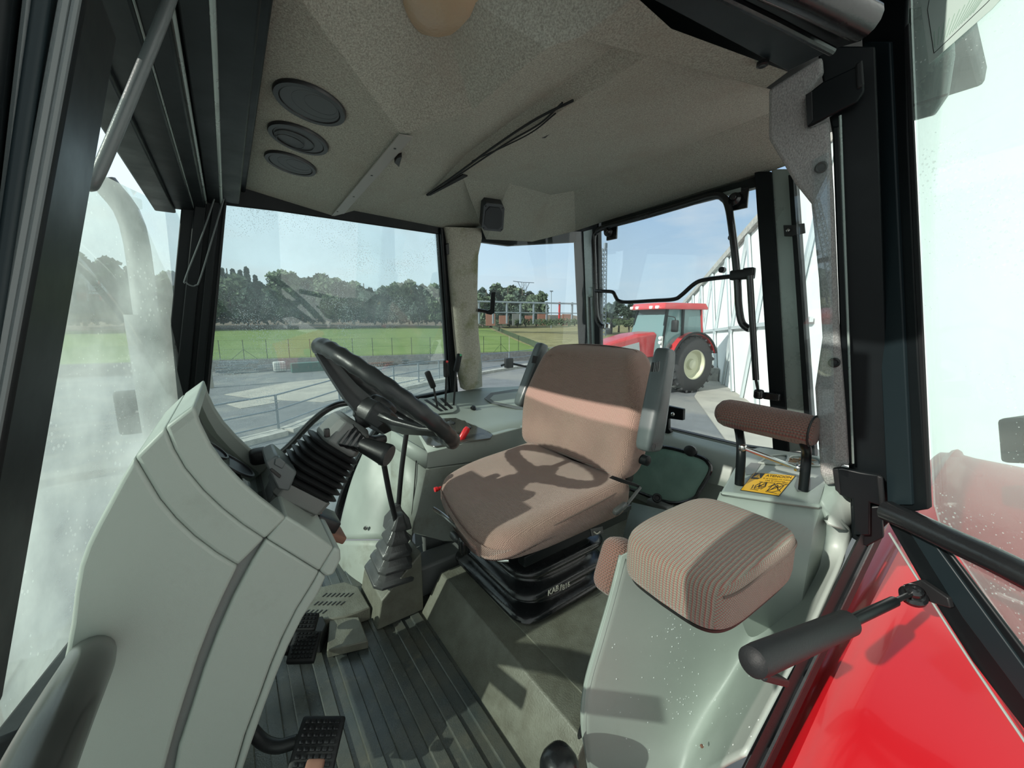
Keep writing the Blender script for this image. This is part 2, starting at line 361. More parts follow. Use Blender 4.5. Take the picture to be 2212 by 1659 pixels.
class M:
    """collects shapes, then links them as one mesh object"""
    def __init__(s): s.v = []; s.f = []
    def add(s, vs, fs):
        o = len(s.v); s.v += [V(p) for p in vs]; s.f += [[i+o for i in f] for f in fs]; return s
    def prism(s, poly, vec):
        n = len(poly); vec = V(vec); a = [V(p) for p in poly]; b = [p+vec for p in a]
        s.add(a+b, [list(range(n))[::-1], list(range(n, 2*n))]+[[i, (i+1) % n, n+(i+1) % n, n+i] for i in range(n)]); return s
    def box(s, c, size, rot=None):
        h = V(size)/2; c = V(c); vs = []
        for dx, dy, dz in ((-1,-1,-1),(1,-1,-1),(1,1,-1),(-1,1,-1),(-1,-1,1),(1,-1,1),(1,1,1),(-1,1,1)):
            p = V((dx*h.x, dy*h.y, dz*h.z))
            if rot is not None: p = rot @ p
            vs.append(c+p)
        s.add(vs, [[3,2,1,0],[4,5,6,7],[0,1,5,4],[1,2,6,5],[2,3,7,6],[3,0,4,7]]); return s
    def beam(s, p0, p1, w, h, up=(0, 0, 1)):
        p0, p1 = V(p0), V(p1); d = (p1-p0).normalized(); u = V(up)
        sx = d.cross(u).normalized(); uu = sx.cross(d)
        q = [p0+sx*w/2*a+uu*h/2*b for a, b in ((-1,-1),(1,-1),(1,1),(-1,1))]
        return s.prism(q, p1-p0)
    def loft(s, rings, caps=True, closed=False):
        n = len(rings[0]); vs = [p for r in rings for p in r]; fs = []
        m = len(rings)
        for i in range(m if closed else m-1):
            a = i*n; b = ((i+1) % m)*n
            for k in range(n): fs.append([a+k, a+(k+1) % n, b+(k+1) % n, b+k])
        if caps and not closed: fs += [list(range(n))[::-1], list(range((m-1)*n, m*n))]
        s.add(vs, fs); return s
    def tube(s, pts, r, seg=10, sub=6, closed=False, caps=True):
        pts = catmull(pts, sub, closed) if sub else [V(p) for p in pts]
        n = len(pts); rr = r if callable(r) else (lambda t: r)
        t0 = (pts[1]-pts[0]).normalized(); a = V((0, 0, 1)) if abs(t0.z) < 0.9 else V((1, 0, 0))
        u = t0.cross(a).normalized(); rings = []
        for i in range(n):
            if closed: t = (pts[(i+1) % n]-pts[i-1]).normalized()
            else: t = (pts[min(i+1, n-1)]-pts[max(i-1, 0)]).normalized()
            u = (u-t*u.dot(t)).normalized(); w = t.cross(u)
            R = rr(i/max(1, n-1))
            rings.append([pts[i]+(u*math.cos(2*math.pi*k/seg)+w*math.sin(2*math.pi*k/seg))*R for k in range(seg)])
        return s.loft(rings, caps, closed)
    def lathe(s, c, axis, prof, seg=24, sx=1.0, caps=True):
        """prof: (radius, height) pairs along axis from c"""
        c, ax = V(c), V(axis).normalized(); a = V((0, 0, 1)) if abs(ax.z) < 0.9 else V((1, 0, 0))
        u = ax.cross(a).normalized(); w = ax.cross(u)
        return s.loft([[c+ax*h+(u*math.cos(2*math.pi*k/seg)*sx+w*math.sin(2*math.pi*k/seg))*max(r, 1e-4) for k in range(seg)] for r, h in prof], caps)
    def grid(s, rows):
        n = len(rows[0]); fs = []
        for i in range(len(rows)-1):
            for k in range(n-1): fs.append([i*n+k, i*n+k+1, (i+1)*n+k+1, (i+1)*n+k])
        return s.add([p for r in rows for p in r], fs)
    def sgrid(s, rows, n=5):
        """smooth surface through the given rows of points"""
        a = [catmull(r, n) for r in rows]; m = len(a[0])
        cols = [catmull([a[i][k] for i in range(len(a))], n) for k in range(m)]
        return s.grid([[cols[k][i] for k in range(m)] for i in range(len(cols[0]))])
    def rbox(s, c, size, r, n=10, deform=None, rot=None):
        """rounded box; deform works on the unit-less local point"""
        h = V(size)/2; r = min(r, h.x, h.y, h.z); inner = V((h.x-r, h.y-r, h.z-r)); c = V(c); vs = []; fs = []; idx = {}
        def vert(p):
            key = (round(p[0], 5), round(p[1], 5), round(p[2], 5))
            if key in idx: return idx[key]
            q = V((p[0]*h.x, p[1]*h.y, p[2]*h.z))
            core = V([max(-inner[i], min(inner[i], q[i])) for i in range(3)])
            d = q-core
            if d.length > 1e-9:
                q = core + d.normalized()*r
            if deform: q = V(deform(q))
            if rot is not None: q = rot @ q
            idx[key] = len(vs); vs.append(c+q); return idx[key]
        # non-uniform spacing packs loops near the corners
        g = [math.sin(math.pi/2*(2*i/n-1)) for i in range(n+1)]
        for ax in range(3):
            for sg in (-1, 1):
                for i in range(n):
                    for j in range(n):
                        q = []
                        for (a, b) in ((i, j), (i+1, j), (i+1, j+1), (i, j+1)):
                            p = [0, 0, 0]; p[ax] = sg; p[(ax+1) % 3] = g[a]; p[(ax+2) % 3] = g[b]; q.append(vert(p))
                        fs.append(q if sg > 0 else q[::-1])
        return s.add(vs, fs)
    def build(s, name, m, parent=None, bevel=0, seg=2, smooth=True, ang=35, solid=0, solid_off=-1, subsurf=0, label=None, cat=None, group=None, kind=None):
        root = parent
        while root is not None and root.parent: root = root.parent
        org = ORG.get(root.name, V((0, 0, 0))) if root else V((0, 0, 0))
        me = bpy.data.meshes.new(name)
        me.from_pydata([tuple(p-org) for p in s.v], [], s.f)
        bm = bmesh.new(); bm.from_mesh(me)
        bmesh.ops.recalc_face_normals(bm, faces=bm.faces)
        bm.to_mesh(me); bm.free()
        if smooth:
            me.shade_smooth(); me.set_sharp_from_angle(angle=math.radians(ang))
        o = bpy.data.objects.new(name, me)
        COL.objects.link(o)
        o.data.materials.append(MT[m] if isinstance(m, str) else m)
        if parent: o.parent = parent
        else:
            ORG[o.name] = V((0, 0, 0))
        if solid:
            q = o.modifiers.new('thickness', 'SOLIDIFY'); q.thickness = solid; q.offset = solid_off
        if bevel:
            q = o.modifiers.new('bevel', 'BEVEL'); q.width = bevel; q.segments = seg; q.limit_method = 'ANGLE'; q.angle_limit = math.radians(ang)
            q.harden_normals = False
        if subsurf:
            q = o.modifiers.new('subdivision', 'SUBSURF'); q.levels = subsurf; q.render_levels = subsurf
        return tag(o, label, cat, group, kind)
def rotz(a): return Matrix.Rotation(a, 3, 'Z')
def eul(x, y, z): return (Matrix.Rotation(z, 3, 'Z') @ Matrix.Rotation(y, 3, 'Y') @ Matrix.Rotation(x, 3, 'X'))
def frame_from(n, up=(0, 0, 1)):
    """3x3 whose z is n and y leans to up"""
    n = V(n).normalized(); x = V(up).cross(n).normalized(); y = n.cross(x)
    return Matrix((x, y, n)).transposed()
def text(name, body, size, loc, R, m, parent, extrude=0.0004, sx=1.0, align='CENTER', bold=0.0, shear=0.0, fit=None):
    c = bpy.data.curves.new(name, 'FONT'); c.body = body; c.size = size; c.extrude = extrude; c.align_x = align; c.align_y = 'CENTER'
    c.offset = bold; c.shear = shear
    o = bpy.data.objects.new(name, c); COL.objects.link(o)
    dg = bpy.context.evaluated_depsgraph_get(); me = bpy.data.meshes.new_from_object(o.evaluated_get(dg))
    bpy.data.objects.remove(o)
    org = V((0, 0, 0)); root = parent
    while root is not None and root.parent: root = root.parent
    if root: org = ORG.get(root.name, org)
    if fit:
        xs_ = [v.co.x for v in me.vertices]; sx = fit/(max(xs_)-min(xs_))
    for v in me.vertices: v.co = R @ V((v.co.x*sx, v.co.y, v.co.z)) + V(loc) - org
    o = bpy.data.objects.new(name, me); COL.objects.link(o); me.materials.clear(); me.materials.append(MT[m]); o.parent = parent
    return o
# ================================================================== CAB SHELL
S = 'structure'
# ---- floor mat with ribs running across the cab
b = M()
prof = []
x = -0.62
while x < 0.62:
    for dx, z in ((0.0, 0.0), (0.0005, 0.005), (0.003, 0.0065), (0.030, 0.0065), (0.0325, 0.004), (0.033, 0.0)):
        prof.append((x+dx, z))
    x += 0.0605
prof = [(-0.63, -0.03)]+prof+[(x, 0.0), (x, -0.03)]
b.prism([(px_, 0.22, pz) for px_, pz in prof], (0, 1.45, 0))
b.build('floor', 'mat', smooth=False, kind=S)
# ---- raised rear floor with sloping front
b = M()
ys0, ys1 = 0.46, 1.15
prof = [(0.452, 0.004), (0.528, 0.12), (1.62, 0.12), (1.62, -0.03), (0.452, -0.03)]
b.prism([(a, ys0, c) for a, c in prof], (0, ys1-ys0, 0))
b.build('floor', 'riser', bevel=0.004, kind=S)
b = M(); b.box((0.83, 0.735, 0.1215), (0.46, 0.50, 0.005)); b.build('floor', 'riser', bevel=0.001, kind=S)
# side liner on the left of the step

# ---- headliner
H = {
 'a0': None, 'a1': at(500, 398, pl=FAR), 'b': at(722, 467, pl=FAR), 'b2': at(765, 455, pl=FAR),
 'c': at(868, 292, z=1.405), 'd': None,
 'e1': at(1020, 238, z=1.415), 'e2': at(1180, 105, z=1.428), 'e3': at(1250, 82, z=1.438),
 'm1': at(1325, 101, z=1.472), 'm2': at(1010, 330, z=1.468), 's0': at(1400, 120, z=1.455), 's1': at(925, 420, z=1.44),
 'n1': at(1655, 190, z=1.45), 'n0': at(1702, 155, z=1.445), 'nb': at(1450, 62, z=1.455), 'nc': at(1370, -5, z=1.465), 'nd': at(1130, -230, z=1.50),
 'r0': at(1735, 214, z=1.56), 'r1': at(1240, 412, z=1.55), 'r2': at(1190, 421, z=1.535), 'r3': at(1100, 396, z=1.495), 'r4': at(1000, 386, z=1.455),
 'q0': at(1740, 343, pl=REAR), 'q1': at(1600, 393, pl=REAR), 'q2': at(1300, 480, pl=REAR), 'q3': at(1243, 499, pl=QFAR),
 'q4': at(1150, 522, pl=QFAR), 'q5': at(1050, 517, pl=QFAR), 'q6': at(1040, 494, pl=QFAR), 'q7': at(960, 493, pl=FAR),
 'k1': at(930, -60, z=1.53),
}
F1 = plane3(H['a1'], H['b'], H['c'])
H['a0'] = at(528, -160, pl=F1); H['d'] = at(620, -40, pl=F1)
HK = list(H)
polys = [['a0', 'a1', 'b', 'c', 'd'], ['c', 'e1', 'k1', 'd'], ['e1', 'e2', 'k1'], ['e2', 'e3', 'nc', 'k1'], ['k1', 'nc', 'nd'], ['e3', 's0', 'n1', 'n0', 'nb', 'nc'],
         ['e3', 'm1', 's0'], ['c', 'm2', 'e1'], ['e1', 'm2', 'm1', 'e2'], ['e2', 'm1', 'e3'], ['b', 'b2', 's1', 'm2', 'c'], ['m2', 's1', 's0', 'm1'],
         ['s1', 'r4', 'r3', 'r2', 'r1', 'r0', 'n1', 's0'], ['r0', 'r1', 'q3', 'q2', 'q1', 'q0'],
         ['s1', 'b2', 'q7', 'q6', 'r4'], ['r4', 'q6', 'q5', 'r3'], ['r3', 'q5', 'q4', 'r2'], ['r2', 'q4', 'q3', 'r1']]
b = M(); b.add([H[k] for k in HK], [[HK.index(k) for k in p] for p in polys])
ceil = b.build('ceiling', 'felt', kind=S, ang=50)
mod = ceil.modifiers.new('bevel', 'BEVEL'); mod.width = 0.012; mod.segments = 4; mod.limit_method = 'ANGLE'; mod.angle_limit = math.radians(2.5); mod.harden_normals = True
for p in ceil.data.polygons: p.use_smooth = True
ceil.data.set_sharp_from_angle(angle=math.radians(179))
F1 = plane3(H['a1'], H['b'], H['c'])
# unseen roof slab added above the headliner to block light
b = M(); b.box((0.75, 1.0, 1.62), (1.75, 1.66, 0.05)); b.build('roof_blocker', 'frame', bevel=0.01, kind=S)
# hatch lip and loose cable along the seam
SEAM = plane3(H['s1']-V((0, 0, 0.006)), H['s0']-V((0, 0, 0.006)), H['s0']+V((-0.1, 0, -0.004)))
def cab(pts): return ats(pts, pl=SEAM)
b = M()
b.tube(cab([(922, 421), (985, 377), (1060, 322), (1150, 262), (1238, 217)]), 0.0028, 8)
b.tube(cab([(960, 400), (1030, 352), (1100, 306), (1165, 268), (1215, 222)]), 0.002, 8)
b.tube(cab([(1020, 348), (1090, 316), (1150, 285), (1200, 245)]), 0.0016, 8)
tag(b.build('loose_cable', 'rubber'), 'thin black cable lying along the headliner seam', 'cable')
b = M(); b.prism(cab([(922, 421), (1000, 375), (1010, 378), (930, 420)]), (0, 0, -0.004))
t = b.build('seam_clip', 'rubber'); tag(t, 'black plastic clip at the far end of the headliner seam', 'clip')
b = M(); b.prism([at(1150, 293, z=1.47), at(1178, 293, z=1.47), at(1228, 246, z=1.475), at(1205, 243, z=1.475)], (0, 0, -0.006))
tag(b.build('hatch_latch', 'black_plastic'), 'black latch in the hollow of the roof hatch', 'latch')
# grey joint strip
def lerp(a, b_, t): return V(a)*(1-t)+V(b_)*t
strip = thing('headliner_joint_strip', 'grey plastic strip with four screws joining the headliner panels', 'trim strip')
SPL = plane3(H['b']-V((0, 0, 0.006)), H['c']-V((0, 0, 0.006)), H['c']+V((0.1, 0, -0.004)))
s_a, s_b, s_c, s_d = ats([(716, 467), (862, 292), (893, 297), (744, 462)], pl=SPL)
b = M(); b.prism([s_a, s_b, s_c, s_d], (0, 0, 0.004)); b.build('strip', 'arm', strip, bevel=0.0015).data.materials[0] = mat('grey strip plastic', (0.25, 0.245, 0.22), 0.4)
for px_, py_ in ((853, 321), (803, 379), (764, 425), (729, 457)):
    c = at(px_, py_, pl=SPL)
    b = M(); b.lathe(c-V((0, 0, 0.001)), (0, 0, 1), [(0.0001, 0), (0.003, 0.0002), (0.0035, 0.002), (0.0035, 0.006)], 12); b.build('screw', 'ink', strip)
b = M(); b.prism([q_-V((0, 0, 0.004)) for q_ in ats([(868, 335), (862, 357), (852, 348), (858, 338)], pl=SPL)], (0, 0, 0.01)); b.build('clip', 'ink', strip)

# air vents
def vent(px_, py_, r, kind, label):
    c = at(px_, py_, pl=F1); n = F1[1]; n = n if n.z < 0 else -n
    t = thing('air_vent', label, 'air vent', tuple(c), 'round air vents in the headliner')
    b = M(); b.lathe(c, n, [(r, -0.002), (r, 0.004), (r*0.97, 0.007), (r*0.84, 0.007), (r*0.82, 0.003)], 40); b.build('rim', 'vent_rim', t)
    b = M(); b.lathe(c, n, [(r*0.82, -0.001), (r*0.82, 0.0045), (r*0.8, 0.0055), (0.0001, 0.0055)], 40); d = b.build('disc', 'vent', t)
    Rm = frame_from(n, (0, 1, 0))
    sg = 1 if kind else -1
    off = Rm @ V((0.0, -sg*r*0.17, 0)); off2 = Rm @ V((0, -sg*r*0.34, 0))
    # direction towards the near-rear of the cab
    dirv = (V((0.5, -0.55, 0))*sg).normalized()
    for q, (k, rr) in enumerate(((0.18, 0.64), (0.36, 0.44))):
        cc = c+dirv*r*k
        b = M(); b.tube([cc+n*(0.0058+0.001*q)+Rm @ V((math.cos(a)*rr*r, math.sin(a)*rr*r, 0)) for a in [2*math.pi*i/32 for i in range(32)]], 0.0011, 6, 0, True); b.build('blade_ridge', 'vent_rim', d)
    return t
vent(671, 222, 0.066, 1, 'largest and nearest of the three round vents in the headliner')
vent(646, 298, 0.064, 0, 'middle one of the three round vents in the headliner')
vent(629, 352, 0.062, 1, 'round vent nearest the far window of the three in the headliner')

# dome lamp
c = at(968, 8, pl=plane3(H['e1'], H['k1'], H['d']))-V((0, 0, 0.002))
t = thing('dome_lamp', 'round yellowed dome lamp in the headliner', 'lamp', tuple(c))
b = M(); b.lathe(c, (0, 0, -1), [(0.086, -0.03), (0.085, 0.004), (0.076, 0.006), (0.074, -0.01)], 40); b.build('bezel', 'vent_rim', t)
b = M(); b.lathe(c, (0, 0, -1), [(0.074, -0.01), (0.072, 0.012), (0.062, 0.020), (0.040, 0.026), (0.0001, 0.029)], 40); b.build('lens', 'lamp_lens', t)
# speaker
c4 = ats([(1040, 426), (1086, 432), (1083, 492), (1035, 487)], pl=plane3(H['r3'], H['q5'], H['r2']))
n = (c4[1]-c4[0]).cross(c4[3]-c4[0]).normalized(); n = n if n.dot(CAM-c4[0]) > 0 else -n
t = thing('speaker', 'small square black speaker on the headliner above the far pillar', 'speaker', tuple(c4[3]))
def chamfer(q, k):
    o = []
    for i in range(4):
        a, p, z_ = q[i-1], q[i], q[(i+1) % 4]
        o += [p+(a-p)*k, p+(z_-p)*k]
    return o
def inset(q, k):
    c = sum(q, V((0, 0, 0)))/len(q); return [c+(p-c)*(1-k) for p in q]
b = M(); c4 = [p+n*0.010 for p in c4]; b.prism([p-n*0.012 for p in chamfer(c4, 0.12)], n*0.024); b.build('frame', 'black_plastic', t, bevel=0.002)
b = M(); b.prism([p+n*0.011 for p in chamfer(inset(c4, 0.2), 0.2)], n*0.003); b.build('grille', 'rubber', t, bevel=0.001)
for p in inset(c4, 0.2):
    b = M(); b.lathe(p+n*0.012, n, [(0.003, 0), (0.003, 0.002), (0.0001, 0.0025)], 10); b.build('screw', 'ink', t)
# plug in headliner near the door
for px_, py_, z_, pl_ in ((1647, 140, 1.442, None),):
    c = at(px_, py_, z=z_-0.004)
    b = M(); b.lathe(c, (0, 0, -1), [(0.0095, -0.004), (0.0095, 0.001), (0.006, 0.003), (0.0001, 0.002)], 20)
    tag(b.build('trim_plug', 'black_plastic'), 'black trim plug in the headliner beside the door header', 'plug')

# ---- windscreen header channels and far A pillar
def lateral(px_, py_, z_, y0=0.15, y1=1.62):
    p = at(px_, py_, z=z_); return V((p.x, y0, z_)), V((p.x, y1, z_))
b = M()
for X_, z_, w_, h_ in ((0.045, 1.40, 0.05, 0.05), (0.005, 1.385, 0.035, 0.03), (-0.035, 1.375, 0.03, 0.05), (-0.075, 1.36, 0.05, 0.035), (-0.12, 1.345, 0.05, 0.03)):
    b.beam((X_, 0.25, z_), (X_, 1.64, z_), w_, h_)
b.box((-0.03, 0.95, 1.44), (0.24, 1.42, 0.05))
b.build('trim_1', 'frame', bevel=0.004, kind=S)
b = M()
for X_, z_, r_ in ((0.022, 1.372, 0.004), (-0.018, 1.366, 0.004), (-0.052, 1.35, 0.004)):
    b.tube([(X_, 0.3, z_), (X_, 1.0, z_), (X_, 1.62, z_)], r_, 8, 2)
b.build('trim_2', 'steel_grey', kind=S)
# far front pillar
nF = FAR[1]; nF = nF if nF.y < 0 else -nF        # towards the cab inside
b = M()
b.prism([p-nF*0.01 for p in ats([(398, 372), (492, 402), (447, 850), (425, 1040), (332, 1040), (350, 890)], pl=FAR)], nF*-0.05)
b.prism([p for p in ats([(425, 395), (450, 402), (402, 900), (372, 900)], pl=FAR)], nF*0.012)
b.prism([p for p in ats([(462, 402), (478, 405), (436, 860), (416, 860)], pl=FAR)], nF*0.012)
b.build('trim_3', 'frame', bevel=0.003, kind=S)
b = M(); b.tube([p+nF*0.006 for p in ats([(487, 430), (468, 640), (449, 850)], pl=FAR)], 0.004, 8)
b.build('trim_4', 'rubber', kind=S)
# near front pillar: a bundle of folded ribs close to the lens
NA = plane3((0, 0.205, 0.6), (1, 0.205, 0.6), (0, 0.33, 1.4))
def nstrip(xt0, xt1, xb0, xb1, dep, th, name, m, yt=-80, yb=1760):
    b = M(); q = ats([(xt0, yt), (xt1, yt), (xb1, yb), (xb0, yb)], pl=NA)
    b.prism([p-V((0, dep, 0)) for p in q], (0, th, 0)); return b.build(name, m, bevel=0.004, seg=3, kind=S)
nstrip(-260, 196, -420, -139, 0.0, 0.06, 'trim_5', 'frame')
nstrip(-260, 62, -420, -120, 0.014, 0.02, 'trim_6', 'frame')
nstrip(98, 140, -160, -130, 0.010, 0.02, 'trim_7', 'door_paint')
b = M()
for xa, xb_, r_ in ((85, -125, 0.0018), (168, -165, 0.0022), (192, -150, 0.0016)):
    b.tube([p-V((0, 0.006, 0)) for p in ats([(xa, -80), ((xa+xb_)/2, 840), (xb_, 1760)], pl=NA)], r_, 8, 4)
b.build('trim_8', 'arm', kind=S)
# windscreen, bowed forward
def wx(y, z): 
    k = 1-((y-1.0)/0.78)**2
    return -0.10-0.12*max(0, (1.72-y)/1.45)-0.16*max(0, k)-0.06*(1.4-z)*0.6
rows = []
for i in range(7):
    z_ = 0.15+(1.37-0.15)*i/6
    rows.append([V((wx(y_, z_)+(0.02 if j == 12 else 0), y_, z_)) for j, y_ in enumerate([0.27+(1.80-0.27)*j/12 for j in range(13)])])
b = M(); b.grid(rows); b.build('window_1', 'glass_wind', kind=S)
b = M(); b.tube([V((wx(y_, 0.15)+0.0, y_, 0.15)) for y_ in [0.27+(1.72-0.27)*j/8 for j in range(9)]], 0.02, 8); b.build('trim_9', 'rubber', kind=S)
# firewall below the windscreen and front of the cab
b = M(); b.box((-0.42, 1.0, 0.0), (0.03, 1.6, 0.36)); b.build('wall_front', 'recess', kind=S)

# ---- far door (door_2) with its glass
def ring(b, outer, inner, vec):
    n = len(outer)
    for i in range(n):
        j = (i+1) % n
        b.prism([outer[i], outer[j], inner[j], inner[i]], vec)
d2 = thing('door_2', None, None); d2['kind'] = S
b = M()
fo = ats([(484, 425), (560, 437), (720, 468), (960, 500), (972, 640), (985, 846), (870, 872), (845, 868), (968, 836), (958, 660), (946, 512), (940, 507), (720, 474), (560, 450), (490, 442)], pl=FAR)
b = M()
top = ats([(470, 360), (600, 388), (960, 450), (960, 508), (740, 476), (600, 456), (487, 443)], pl=FAR)
b.prism(top, nF*-0.03)
b.prism(ats([(946, 492), (963, 492), (980, 700), (990, 850), (970, 850), (960, 700)], pl=FAR), nF*-0.03)
b.prism([p+nF*0.004 for p in ats([(948, 492), (954, 492), (968, 700), (976, 850), (972, 850), (962, 700)], pl=FAR)], nF*0.012)
b.prism(ats([(980, 842), (980, 854), (868, 874), (800, 884), (796, 878), (866, 865)], pl=FAR), nF*-0.03)
b.build('door_frame', 'frame', d2, bevel=0.003)
b = M(); b.prism([p-nF*0.015 for p in ats([(486, 430), (958, 498), (982, 850), (860, 880), (785, 985), (735, 1070), (712, 1180), (705, 1320), (420, 1320), (440, 900)], pl=FAR)], nF*-0.004)
b.build('pane', 'glass', d2)
b = M(); b.tube([p+nF*0.015 for p in ats([(560, 992), (592, 984), (625, 958), (672, 908), (712, 878), (748, 868), (830, 864), (900, 858)], pl=FAR)], 0.0135, 12)
b.build('grab_handle', 'gloss_rubber', d2)
b = M(); q = ats([(958, 528), (970, 521), (971, 546), (960, 550)], pl=FAR); b.prism([p+nF*0.012 for p in q], nF*0.012); b.build('latch_block', 'black_plastic', d2, bevel=0.001)
# rubber seal round the far wheel arch
b = M(); b.tube([p+nF*0.01 for p in ats([(850, 878), (800, 948), (765, 1010), (738, 1080), (722, 1150), (712, 1230), (702, 1330)], pl=FAR)], 0.021, 12)
b.build('trim_10', 'gloss_rubber', kind=S)

# ---- far B pillar covered in stained felt
b = M()
L_ = [(962, 490), (968, 520), (970, 560), (977, 640), (984, 720), (990, 780), (1002, 842)]
R_ = [(1040, 493), (1041, 515), (1033, 552), (1031, 640), (1034, 720), (1040, 780), (1042, 834)]
FB = plane3(at(1000, 490, pl=FAR)+nF*0.02, at(1000, 840, pl=FAR)+nF*0.03, at(1045, 700, pl=FAR)+nF*0.02+V((0.0, -0.004, 0)))
rings = []
for (a, b_) in zip(L_, R_):
    p, q = at(*a, pl=FB), at(*b_, pl=FB); w = q-p
    rings.append([p-nF*0.04, p+nF*0.0, p+w*0.08+nF*0.012, p+w*0.35+nF*0.016, p+w*0.65+nF*0.016, p+w*0.92+nF*0.01, q-nF*0.0, q-nF*0.04])
rr = []
for i in range(len(rings)-1):
    for k in range(4):
        rr.append([rings[i][j].lerp(rings[i+1][j], k/4) for j in range(8)])
rr.append(rings[-1])
b.loft(rr); ob = b.build('trim_11', 'felt_mossy', kind=S, ang=60)
# ---- quarter window (far)
b = M()
b.prism(ats([(1038, 480), (1100, 485), (1245, 478), (1245, 522), (1100, 530), (1038, 522)], pl=(QFAR[0]+V((0.008, 0.018, 0)), QFAR[1])), (0.01, 0.03, 0))
b.build('trim_12', 'frame', bevel=0.002, kind=S)
b = M(); b.prism(ats([(1015, 500), (1255, 500), (1275, 845), (1020, 850)], pl=QFAR), (0.002, 0.004, 0)); b.build('window_3', 'glass_clean', kind=S)
# rear corner post (far): black / grey steel / black
def rstrip(x0t, x1t, x1b, x0b, yt, yb, name, m, off, th=0.03, yt2=None, yb2=None):
    q = ats([(x0t, yt), (x1t, yt if yt2 is None else yt2), (x1b, yb if yb2 is None else yb2), (x0b, yb)], pl=REAR)
    b = M(); b.prism([p-V((off, 0, 0)) for p in q], (th, 0, 0)); return b.build(name, m, bevel=0.002, kind=S)
rstrip(1237, 1258, 1272, 1254, 480, 845, 'trim_13', 'frame', 0.0)
rstrip(1256, 1284, 1292, 1270, 480, 845, 'trim_14', 'steel_grey', -0.003)
rstrip(1280, 1292, 1298, 1288, 478, 860, 'trim_15', 'frame', 0.005)
b = M(); b.tube([p-V((0.012, 0, 0)) for p in ats([(1276, 640), (1280, 760), (1283, 850)], pl=REAR)], 0.006, 8); b.build('trim_16', 'gloss_rubber', kind=S)
# rear header and sill
b = M(); b.prism(ats([(1240, 455), (1640, 345), (1640, 402), (1240, 505)], pl=REAR), (0.03, 0, 0)); b.build('trim_17', 'frame', bevel=0.002, kind=S)
b = M(); b.prism(ats([(1320, 484), (1600, 405), (1600, 414), (1320, 491)], pl=(REAR[0]-V((0.004, 0, 0)), REAR[1])), (0.005, 0, 0)); b.build('trim_18', 'steel_grey', kind=S)
b = M(); b.prism(ats([(1270, 870), (1440, 924), (1600, 962), (1760, 985), (1760, 1010), (1600, 974), (1436, 935), (1270, 882)], pl=REAR), (0.03, 0, 0)); b.build('trim_19', 'rubber', bevel=0.002, kind=S)
b = M(); b.prism(ats([(1285, 470), (1645, 380), (1700, 985), (1295, 885)], pl=REAR), (0.004, 0, 0)).build('window_4', 'glass_clean', kind=S)
# rear corner post (near side)
rstrip(1632, 1668, 1706, 1672, 372, 975, 'trim_20', 'frame', 0.01)
rstrip(1666, 1708, 1748, 1704, 365, 975, 'trim_21', 'steel_grey', 0.0)
rstrip(1706, 1722, 1764, 1746, 380, 985, 'trim_22', 'frame', 0.015)
b = M(); b.prism(ats([(1712, 370), (1785, 330), (1800, 1000), (1756, 1000)], pl=(QNEAR[0]+V((0.1, 0.06, 0)), QNEAR[1])), (0.003, -0.003, 0)); b.build('window_5', 'glass_clean', kind=S)
# small catch on the grey post
t = thing('window_catch', 'small black catch with a bright bolt on the grey rear post', 'catch', tuple(at(1712, 500, pl=REAR)))
q = [p-V((0.02, 0, 0)) for p in ats([(1697, 488), (1714, 488), (1742, 484), (1744, 505), (1714, 512), (1699, 512)], pl=REAR)]
b = M(); b.prism(q, (0.006, 0, 0)); b.build('bracket', 'black_plastic', t, bevel=0.001)
c = at(1710, 500, pl=REAR)-V((0.026, 0, 0)); b = M(); b.lathe(c, (-1, 0, 0), [(0.006, 0), (0.006, 0.006), (0.003, 0.008), (0.0001, 0.008)], 6); b.build('bolt', 'chrome', t)

# ---- near B pillar: felt trim
b = M()
FP = [(1660, 192), (1775, 120), (1778, 155), (1741, 208), (1746, 276), (1790, 258), (1800, 420), (1812, 700), (1828, 900), (1834, 1008), (1818, 1005), (1806, 1046), (1784, 1050), (1772, 1025), (1760, 840), (1776, 730), (1768, 600), (1752, 440), (1716, 395), (1690, 350), (1660, 300)]
NBP = plane3((0.95, 0.35, 1.46), (1.08, 0.22, 0.66), (0.95+0.18, 0.35-1, 1.46))
nb = NBP[1] if NBP[1].dot(CAM-V(NBP[0])) > 0 else -NBP[1]
b.prism(ats(FP, pl=NBP), nb*-0.02); b.build('trim_23', 'felt_grey', bevel=0.006, seg=3, kind=S)
for i, (px_, py_) in enumerate(((1774, 362), (1802, 783))):
    c = at(px_, py_, pl=NBP)
    b = M(); b.lathe(c, nb, [(0.0105, -0.002), (0.0105, 0.003), (0.008, 0.005), (0.0055, 0.003), (0.0001, 0.0035)], 24)
    tag(b.build('trim_plug', 'black_plastic'), ['upper black trim plug on the grey felt door pillar', 'lower black trim plug on the grey felt door pillar'][i], 'plug')
# black post behind, hinge side
def bstrip(pts, off, th, name, m, bev=0.003, kind=S, parent=None):
    b = M(); b.prism([p+nb*off for p in ats(pts, pl=NBP)], nb*-th); return b.build(name, m, parent, bevel=bev, kind=kind)
bstrip([(1760, 90), (1890, 90), (1930, 1130), (1900, 1160), (1838, 1160), (1822, 800), (1798, 300)], -0.021, 0.05, 'trim_24', 'frame')
bstrip([(1796, 270), (1812, 270), (1842, 1010), (1824, 1010)], -0.010, 0.02, 'trim_25', 'frame')
b = M(); b.tube([p+nb*0.002 for p in ats([(1815, 250), (1828, 600), (1843, 1000)], pl=NBP)], 0.0022, 8)  # thin pale tube stands in for the highlight along the black post
b.build('trim_highlight', 'steel_grey', kind=S)
